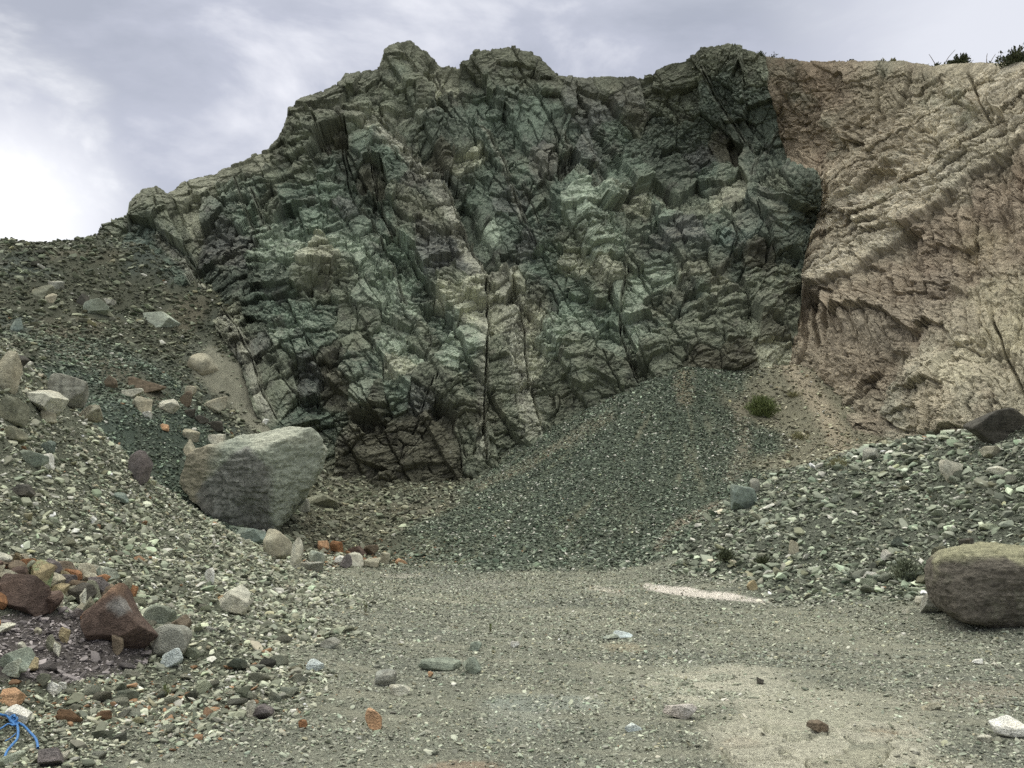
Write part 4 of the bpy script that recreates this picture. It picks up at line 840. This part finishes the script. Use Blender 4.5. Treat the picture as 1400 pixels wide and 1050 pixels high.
keep &= ((sx_ - 0) ** 2 + (sy_) ** 2 > 4)
sx_, sy_, size, pick = sx_[keep], sy_[keep], size[keep], pick[keep]; NST = len(size)
sW = Wr[:, pick]; sz_ = ground(sx_, sy_).astype(f4); sash = ASH.ravel()[ii][pick]
STONE_COL = np.array([(.29,.298,.235), (.32,.33,.25), (.16,.19,.145), (.17,.18,.13), (.20,.205,.15), (.165,.19,.145), (.27,.255,.185), (.25,.27,.205)], f4)
GCp = GC2[ii][pick]
sc_ = .72 * (sW.T @ STONE_COL) + .28 * GCp
sc_ = sc_ * np.exp(r3.normal(0, 1, NST) * (.46 - .14 * sW[0]))[:, None].astype(f4) * (1 + r3.normal(0, .022, (NST, 3))).astype(f4)
pick_c = r3.random(NST); wh = pick_c < .012 + .055 * (sW[1] + sW[7]) + .03 * sW[5]; sc_[wh] = np.array((.55,.54,.47), f4) * r3.uniform(.7, 1.2, wh.sum())[:, None]
wmod = (pick_c > .06) & (pick_c < .11); sc_[wmod] *= np.array((1.02,.95,.83), f4)
wteal = (pick_c > .11) & (pick_c < .20); sc_[wteal] *= np.array((.88,.97,.92), f4)
# rusty chips: thick near the old fire and the rusty heap, rare elsewhere
rx_, ry_ = project(sx_, sy_, sz_)
near = np.exp(-(((rx_ - 150) / 170) ** 2 + ((ry_ - 960) / 45) ** 2)) * .16 + np.exp(-(((rx_ - 490) / 60) ** 2 + ((ry_ - 762) / 14) ** 2)) * .3
rust = r3.random(NST) < near + .004 * sW[1] + .001
sc_[rust] = np.array((.25,.155,.09), f4) * r3.uniform(.6, 1.5, rust.sum())[:, None]
av = sash > .3; sc_[av] = np.array((.20,.18,.175), f4) * np.exp(r3.normal(0, .45, av.sum()))[:, None]
size[av] *= .75
size *= np.where(sW[0] > .6, .8, 1.0)
sc_ = np.clip(sc_, .02, .75)
pxs = size / np.hypot(sx_, sy_) * FPX
infr = (rx_ > 4) & (rx_ < 1396) & (ry_ < 1046)
order = np.argsort(-pxs * infr)
NIND = 98
ind = order[:NIND]; rest = np.ones(NST, bool); rest[ind] = False
# single stones one could pick out
VAR = [mesh_from("stone", *rock_shape(3, 3000 + k, 8, 50, .025), stone_tint(rock_shape(3, 3000 + k, 8, 50, .025)[0], k), M_STONE) for k in range(22)]
PLACE = {0: "the trodden floor", 1: "the near left rubble slope", 2: "the dark gully", 3: "the hillside below the left skyline", 4: "the hollow beside the big boulder", 5: "the teal scree fan", 6: "the tan earth slope", 7: "the right rubble bank"}
for j, k in enumerate(ind):
    o = bpy.data.objects.new("stone", VAR[j % len(VAR)]); COL.objects.link(o)
    s_ = float(size[k]); fl_ = r3.uniform(.45, .8)
    o.scale = (s_ * r3.uniform(1.0, 1.35), s_ * r3.uniform(.7, 1), s_ * fl_); o.rotation_euler = (r3.uniform(-.35, .35), r3.uniform(-.35, .35), r3.uniform(0, 6.28))
    o.location = (float(sx_[k]), float(sy_[k]), float(sz_[k]) + s_ * fl_ * .22)
    c = sc_[k]; o.color = (float(c[0]), float(c[1]), float(c[2]), 1)
    lum = float(c.mean()); shade = "rusty brown" if rust[k] else "pale" if lum > .36 else "dark" if lum < .17 else "grey-green"
    kd = int(sW[:, k].argmax())
    o["category"] = "stone"; o["label"] = "loose %s stone among the rubble of %s" % (shade, PLACE[kd]) if kd else "loose %s stone lying on the trodden floor" % shade
    o["group"] = "%s stones on %s" % (shade, PLACE[kd])
tick("single stones")
# everything smaller
def hull(npts, seed):
    r = np.random.default_rng(seed); bm = bmesh.new()
    for p in r.normal(size=(npts, 3)):
        p = p / np.linalg.norm(p) * r.uniform(.85, 1.1); bm.verts.new(p)
    res = bmesh.ops.convex_hull(bm, input=bm.verts[:]); bmesh.ops.delete(bm, geom=[g for g in set(res["geom_interior"] + res["geom_unused"]) if isinstance(g, bmesh.types.BMVert)], context='VERTS')
    bmesh.ops.triangulate(bm, faces=bm.faces[:]); bm.verts.ensure_lookup_table(); bm.verts.index_update()
    v = np.array([q.co[:] for q in bm.verts], f4); f = np.array([[q.index for q in p.verts] for p in bm.faces], np.int32); bm.free()
    v = v - (v.max(0) + v.min(0)) / 2; return (v / (v.max(0) - v.min(0))).astype(f4), f
TIERS = [(0, 4.2, [hull(8, 50 + k) for k in range(10)]), (4.2, 11, [hull(15, 80 + k) for k in range(14)]), (11, 999, [hull(17, 120 + k) for k in range(24)])]
VS, FS, CS = [], [], []; nv = 0
for lo_, hi_, shp in TIERS:
    tsel = np.where(rest & (pxs >= lo_) & (pxs < hi_))[0]; tick("tier %g: %d" % (lo_, len(tsel)))
    wch = r3.integers(0, len(shp), len(tsel))
    for k, (v, f) in enumerate(shp):
        t = tsel[wch == k]; n = len(t)
        if not n: continue
        yaw = r3.uniform(0, 6.283, n); c, s = np.cos(yaw), np.sin(yaw); tx = r3.normal(0, .3, n); ty = r3.normal(0, .3, n)
        sx3 = size[t] * r3.uniform(.9, 1.4, n); sy3 = size[t] * r3.uniform(.65, 1.0, n); sz3 = size[t] * r3.uniform(.28, .7, n)
        x = v[None, :, 0] * sx3[:, None]; y = v[None, :, 1] * sy3[:, None]; z = v[None, :, 2] * sz3[:, None]
        z = z + x * tx[:, None] + y * ty[:, None]
        xx = x * c[:, None] - y * s[:, None] + sx_[t][:, None]; yy = x * s[:, None] + y * c[:, None] + sy_[t][:, None]; zz = z + (sz_[t] + sz3 * .24)[:, None]
        VS.append(np.stack([xx, yy, zz], -1).reshape(-1, 3).astype(f4)); FS.append((f[None] + (nv + np.arange(n) * len(v))[:, None, None]).reshape(-1, 3)); nv += n * len(v)
        CS.append(np.repeat(sc_[t], len(v), 0))
me = mesh_from("gravel", np.concatenate(VS), np.concatenate(FS), np.concatenate(CS), M_GRAVEL)
add("gravel", me, kind="stuff", label="small loose gravel and chips spread over floor and slopes", category="gravel")
tick("gravel %d verts" % nv)
# ------------------------------------------------------------------ plants
M_LEAF = plain_material("shrub_leaf", (.115,.145,.045), .7, .5, 12)
M_LEAFD = plain_material("dark_shrub_leaf", (.06,.072,.033), .7, .4, 12)
M_DRY = plain_material("dry_leaf", (.20,.19,.09), .8, .4, 12)
M_DUSTY = plain_material("dusty_leaf", (.16,.18,.12), .8, .35, 12)
M_STEM = plain_material("woody_stem", (.12,.09,.06), .9, .3, 20)
rp_ = np.random.default_rng(21)
def tube(pts, r, n=6):
    """vertices and faces of a tube along points; r may vary"""
    pts = np.asarray(pts, float); m = len(pts); r = np.broadcast_to(r, m)
    V, F = [], []
    for i in range(m):
        t = pts[min(i + 1, m - 1)] - pts[max(i - 1, 0)]; t /= np.linalg.norm(t) + 1e-9
        a = np.cross(t, (0, 0, 1)); a = a if np.linalg.norm(a) > .1 else np.cross(t, (1, 0, 0)); a /= np.linalg.norm(a); b = np.cross(t, a)
        for k in range(n):
            w = 2 * math.pi * k / n; V.append(pts[i] + r[i] * (a * math.cos(w) + b * math.sin(w)))
    for i in range(m - 1):
        for k in range(n): F.append((i * n + k, i * n + (k + 1) % n, (i + 1) * n + (k + 1) % n, (i + 1) * n + k))
    return V, F
def merge(parts):
    V, F, n = [], [], 0
    for v, f in parts: V += list(v); F += [tuple(i + n for i in q) for q in f]; n += len(v)
    return np.array(V, f4), np.array(F, np.int32)
def smooth_path(pts, k=6):
    pts = np.asarray(pts, float); out = []
    for i in range(len(pts) - 1):
        p0, p1, p2, p3 = pts[max(i - 1, 0)], pts[i], pts[i + 1], pts[min(i + 2, len(pts) - 1)]
        for t in np.linspace(0, 1, k, endpoint=False): out.append(.5 * (2 * p1 + (p2 - p0) * t + (2 * p0 - 5 * p1 + 4 * p2 - p3) * t * t + (3 * p1 - p0 - 3 * p2 + p3) * t ** 3))
    out.append(pts[-1]); return np.array(out)
def shrub(name, label, loc, wdt, hgt, leaves, mat, blade=(.05, .012), stems=14, upright=.6, fill=1.0, cat="shrub", group=None):
    o = add(name, None, label=label, category=cat); o.location = loc
    if group: o["group"] = group
    tips, st = [], []
    for k in range(stems):
        a = rp_.uniform(0, 6.283); rad = math.sqrt(rp_.random()) * .5 * wdt; top = hgt * rp_.uniform(.55, .95) * (1 - .45 * (2 * rad / wdt) ** 2)
        tip = np.array([math.cos(a) * rad, math.sin(a) * rad, top]); mid = tip * np.array([.35, .35, .55]) + rp_.normal(0, .04 * wdt, 3)
        path = smooth_path([(0, 0, -.05), mid, tip], 5); st.append(tube(path, np.linspace(.012, .004, len(path)) * max(wdt, .3), 4)); tips.append(path)
    v, f = merge(st); add("stem", mesh_from("stem", v, f, None, M_STEM), o)
    n = leaves; which = rp_.integers(0, stems, n); base = np.array([tips[w][rp_.integers(3, len(tips[w]))] for w in which])
    base = base + rp_.normal(0, .085 * wdt * fill, (n, 3)); base[:, 2] = np.maximum(base[:, 2], .02 * hgt)
    out = base * np.array([1, 1, .3]); d = out / (np.linalg.norm(out, axis=1, keepdims=True) + 1e-6) * (1 - upright) + np.array([0, 0, upright]) + rp_.normal(0, .35, (n, 3)); d /= np.linalg.norm(d, axis=1, keepdims=True)
    sd_ = np.cross(d, rp_.normal(size=(n, 3))); sd_ /= np.linalg.norm(sd_, axis=1, keepdims=True)
    L = blade[0] * rp_.uniform(.6, 1.4, n)[:, None]; wd = blade[1] * rp_.uniform(.7, 1.3, n)[:, None]
    V = np.stack([base - sd_ * wd * .5, base + d * L * .5 + sd_ * wd * .7 * -1, base + d * L, base + d * L * .5 + sd_ * wd * .7], 1).reshape(-1, 3)
    F = np.arange(4 * n, dtype=np.int32).reshape(-1, 4)
    add("foliage", mesh_from("foliage", V, F, None, mat), o)
    return o
def at(px, py):
    a, b, c = hit([px], [py]); return float(a[0]), float(b[0]), float(c[0])
x, y, z = at(1046, 574); k = y / FPX
shrub("shrub", "round bright green bush growing on the slope beside the scree fan", (x, y + .3, z - .05), 40 * k, 33 * k, 5200, M_LEAF, (.13, .016), 40, .62, 1.0)
for px, py, w_, h_, mat, lab, n in [(996,776,26,22,M_LEAFD,"dark green weed at the foot of the right bank, left of the others",900),(1047,778,22,13,M_LEAFD,"low dark weed at the foot of the right bank near the yellowish stone",600),(1245,796,44,32,M_DUSTY,"dusty grey-green bush left of the right boulder",1500),(1095,604,24,12,M_DRY,"dry olive tuft on the tan earth slope, lower one",500),(1088,547,20,9,M_DRY,"dry olive tuft on the tan earth slope below the cliff corner",400),(1150,640,30,8,M_DRY,"thin dry grass at the top of the right bank",400)]:
    x, y, z = at(px, py); k = y / FPX
    shrub("weed" if h_ < 30 else "shrub", lab, (x, y + .15, z), w_ * k, h_ * k, n, mat, (.09 if y > 18 else .06, .014), 16, .5, 1.1, "weed" if h_ < 30 else "shrub")
for px, py, w_, h_, lab in [(226,958,10,22,"thin green sprig growing through stones right of the pale blue block"),(500,838,14,20,"thin grass sprig at the rubble edge below the rusty heap"),(670,865,6,10,"single dark weed stalk on the open floor")]:
    x, y, z = at(px, py); k = y / FPX
    shrub("weed", lab, (x, y, z), w_ * k, h_ * k, 26, M_LEAF, (.05, .007), 6, .8, .4, "weed")
# along the brow
ci = lambda px: int(np.abs(cx - px).argmin())
for px, w_, h_, mat, lab, n, ro in [(1037,20,17,M_LEAFD,"dark feathery bush on the brow where green rock meets tan rock",700,2),(1054,22,11,M_LEAFD,"small dark bush on the brow just left of the tan rock",500,2),(1070,10,7,M_DRY,"tiny dry bush on the brow at the top of the fault",150,1),(1162,9,6,M_LEAFD,"tiny dark bush alone on the brow of the tan cliff",200,1),(1206,12,9,M_DRY,"dry grassy bush on the brow, left of a second dry one",160,1),(1219,12,10,M_DRY,"dry grassy bush on the brow, right of a second dry one",160,1),(1264,10,4,M_LEAFD,"low dark tuft on the brow of the tan cliff",120,1),(1281,12,8,M_LEAFD,"small round dark bush left of the pair on the brow",350,1),(1299,16,12,M_LEAFD,"smaller left bush of the touching pair on the brow",700,1),(1313,22,18,M_LEAFD,"larger right bush of the touching pair on the brow",1300,1),(1350,11,6,M_LEAFD,"small dark bush with bare stalks on the brow",200,1),(1388,52,18,M_LEAFD,"wide dark bush on the brow at the right edge",1900,1)]:
    p = P[NR + ro, ci(px)]; dist = float(p[1]); k = dist / FPX
    shrub("shrub", lab, (float(p[0]), float(p[1]), float(p[2]) - .12), w_ * k, h_ * k + .12, n, mat, (.13, .05), 12, .45, 1.0)
for pts, lab in [([(1290,88),(1297,76),(1306,66)],"long bare stalk leaning right behind the pair of bushes"),([(1280,88),(1274,78),(1270,72)],"short bare stalk leaning left behind the round bush"),([(1349,86),(1349,76),(1350,71)],"bare upright stalk on the brow beside the small dark bush"),([(1353,86),(1357,78),(1361,72)],"bare stalk leaning right beside the upright one on the brow")]:
    p = P[NR + 1, ci(pts[0][0])]; dist = float(p[1])
    q = smooth_path([[float(c) for c in unproject(a, b + 2, dist)] for a, b in pts], 4); q[0, 2] -= .3
    v, f = tube(q, np.linspace(.018, .008, len(q)), 5); add("bare_stalk", mesh_from("bare_stalk", np.array(v), np.array(f), None, M_STEM), label=lab, category="stalk")
# ------------------------------------------------------------------ blue rope
M_ROPE = plain_material("blue_rope_fibre", (.05,.17,.40), .8, .55, 160)
x0, y0, z0 = at(20, 1000)
def on(px, py, up=.012):
    a, b, c = at(px, py); return np.array([a - x0, b - y0, c - z0 + up])
rope = add("rope", None, label="knotted blue rope with frayed loose ends lying on the gravel", category="rope"); rope.location = (x0, y0, z0)
for pts, r in [([(-18,985),(0,990),(8,991),(14,995),(20,1001)],.0075),([(18,998),(23,1006),(23,1020),(14,1032),(8,1040),(5,1052)],.0075),([(18,999),(30,1004),(40,1009),(47,1018),(50,1026),(51,1033)],.0075),([(12,993),(20,990),(28,989),(31,985),(31,979)],.005),([(-15,1010),(0,1005),(10,1001),(18,1001)],.0055),([(21,1014),(14,1020),(6,1022)],.003)]:
    q = smooth_path([on(a, b, .035) for a, b in pts], 5); v, f = tube(q, r, 7); add("strand", mesh_from("strand", np.array(v), np.array(f), None, M_ROPE, True), rope)
kq = []
for s_ in np.linspace(0, 4 * math.pi, 40): kq.append(on(18, 1000, .045) + np.array([.016 * math.cos(s_) + (s_ / 12.6 - .5) * .035, .012 * math.sin(s_), .014 * math.sin(s_) - (s_ / 12.6 - .5) * .03]))
v, f = tube(kq, .008, 7); add("knot", mesh_from("knot", np.array(v), np.array(f), None, M_ROPE, True), rope)
tick("plants and rope")
# ------------------------------------------------------------------ sky and light
SUN_EL, SUN_AZ = math.radians(38), math.radians(-50)     # azimuth from straight ahead, minus = left
w = bpy.data.worlds.new("World"); SC.world = w; w.use_nodes = True; nt = w.node_tree; N = nt.nodes; Lk = nt.links
bg = N["Background"]
sky = N.new("ShaderNodeTexSky"); sky.sky_type = 'NISHITA'; sky.sun_disc = False; sky.sun_elevation = SUN_EL; sky.sun_rotation = SUN_AZ
skb = N.new("ShaderNodeVectorMath"); skb.operation = 'SCALE'; skb.inputs["Scale"].default_value = 1.0; Lk.new(sky.outputs[0], skb.inputs[0])
tc = N.new("ShaderNodeTexCoord")
mp = N.new("ShaderNodeMapping"); mp.inputs["Scale"].default_value = (1, 1, 2.2); mp.inputs["Location"].default_value = (.35, .1, .2); Lk.new(tc.outputs["Generated"], mp.inputs[0])
n1 = N.new("ShaderNodeTexNoise"); n1.inputs["Scale"].default_value = 3.3; n1.inputs["Detail"].default_value = 7; n1.inputs["Roughness"].default_value = .56; n1.inputs["Distortion"].default_value = .35; Lk.new(mp.outputs[0], n1.inputs[0])
rp = N.new("ShaderNodeValToRGB"); el = rp.color_ramp.elements
K = 10.0                      # clouds in the units of the sky texture (Background strength 0.1)
el[0].position = .38; el[0].color = (.41, .44, .525, 1)
el[1].position = .68; el[1].color = (.86, .87, .93, 1)
e2 = rp.color_ramp.elements.new(.52); e2.color = (.52, .545, .64, 1)
Lk.new(n1.outputs["Fac"], rp.inputs[0])
# brighter overhead, and a white break low in the left where the sun stands behind the cloud
sx = N.new("ShaderNodeSeparateXYZ"); Lk.new(tc.outputs["Generated"], sx.inputs[0])
ov = N.new("ShaderNodeMapRange"); ov.interpolation_type = 'SMOOTHSTEP'; ov.inputs["From Min"].default_value = .5; ov.inputs["From Max"].default_value = 1.0; ov.inputs["To Min"].default_value = 0.0; ov.inputs["To Max"].default_value = 1.0
Lk.new(sx.outputs["Z"], ov.inputs["Value"])
def blob(px, py, r0, r1):
    x, y, z = [float(q) for q in ray(px, py)]; l = math.sqrt(x * x + y * y + z * z)
    d = N.new("ShaderNodeVectorMath"); d.operation = 'DISTANCE'; d.inputs[1].default_value = (x / l, y / l, z / l); Lk.new(tc.outputs["Generated"], d.inputs[0])
    q = N.new("ShaderNodeMath"); q.operation = 'MULTIPLY_ADD'; q.inputs[1].default_value = .38; Lk.new(n1.outputs["Fac"], q.inputs[0]); Lk.new(d.outputs["Value"], q.inputs[2])
    m = N.new("ShaderNodeMapRange"); m.interpolation_type = 'SMOOTHSTEP'; m.inputs["From Min"].default_value = r1 + .19; m.inputs["From Max"].default_value = r0 + .19
    Lk.new(q.outputs[0], m.inputs["Value"]); return m.outputs[0]
def mixto(src, fac, c):
    m = N.new("ShaderNodeMix"); m.data_type = 'RGBA'; Lk.new(fac, m.inputs["Factor"]); Lk.new(src, m.inputs["A"]); m.inputs["B"].default_value = (*c, 1); return m.outputs["Result"]
c = rp.outputs[0]
c = mixto(c, blob(10, 305, .04, .16), (1.25, 1.25, 1.25))
c = mixto(c, blob(1400, 40, .05, .25), (.78, .80, .87))
c = mixto(c, ov.outputs[0], (3.0, 2.97, 2.7))
mul = N.new("ShaderNodeVectorMath"); mul.operation = 'SCALE'; Lk.new(c, mul.inputs[0])
mul.inputs['Scale'].default_value = K
mm = N.new("ShaderNodeMix"); mm.data_type = 'RGBA'; mm.inputs["Factor"].default_value = .94; Lk.new(skb.outputs[0], mm.inputs["A"]); Lk.new(mul.outputs[0], mm.inputs["B"])
Lk.new(mm.outputs["Result"], bg.inputs[0]); bg.inputs[1].default_value = .1
sun = bpy.data.lights.new("sun", 'SUN'); sun.energy = 1.1; sun.angle = math.radians(25); sun.color = (1, .96, .9)
so = bpy.data.objects.new("sun", sun); COL.objects.link(so)
from mathutils import Vector
sdir = Vector((math.sin(SUN_AZ) * math.cos(SUN_EL), math.cos(SUN_AZ) * math.cos(SUN_EL), math.sin(SUN_EL)))
so.rotation_euler = sdir.to_track_quat('Z', 'Y').to_euler()
vs = SC.view_settings; vs.view_transform = 'Standard'; vs.look = 'None'; vs.gamma = 1; vs.exposure = 0.1
try:
    SC.cycles.use_denoising = False; SC.cycles.max_bounces = 4; SC.cycles.diffuse_bounces = 3
except Exception: pass
tick("done")
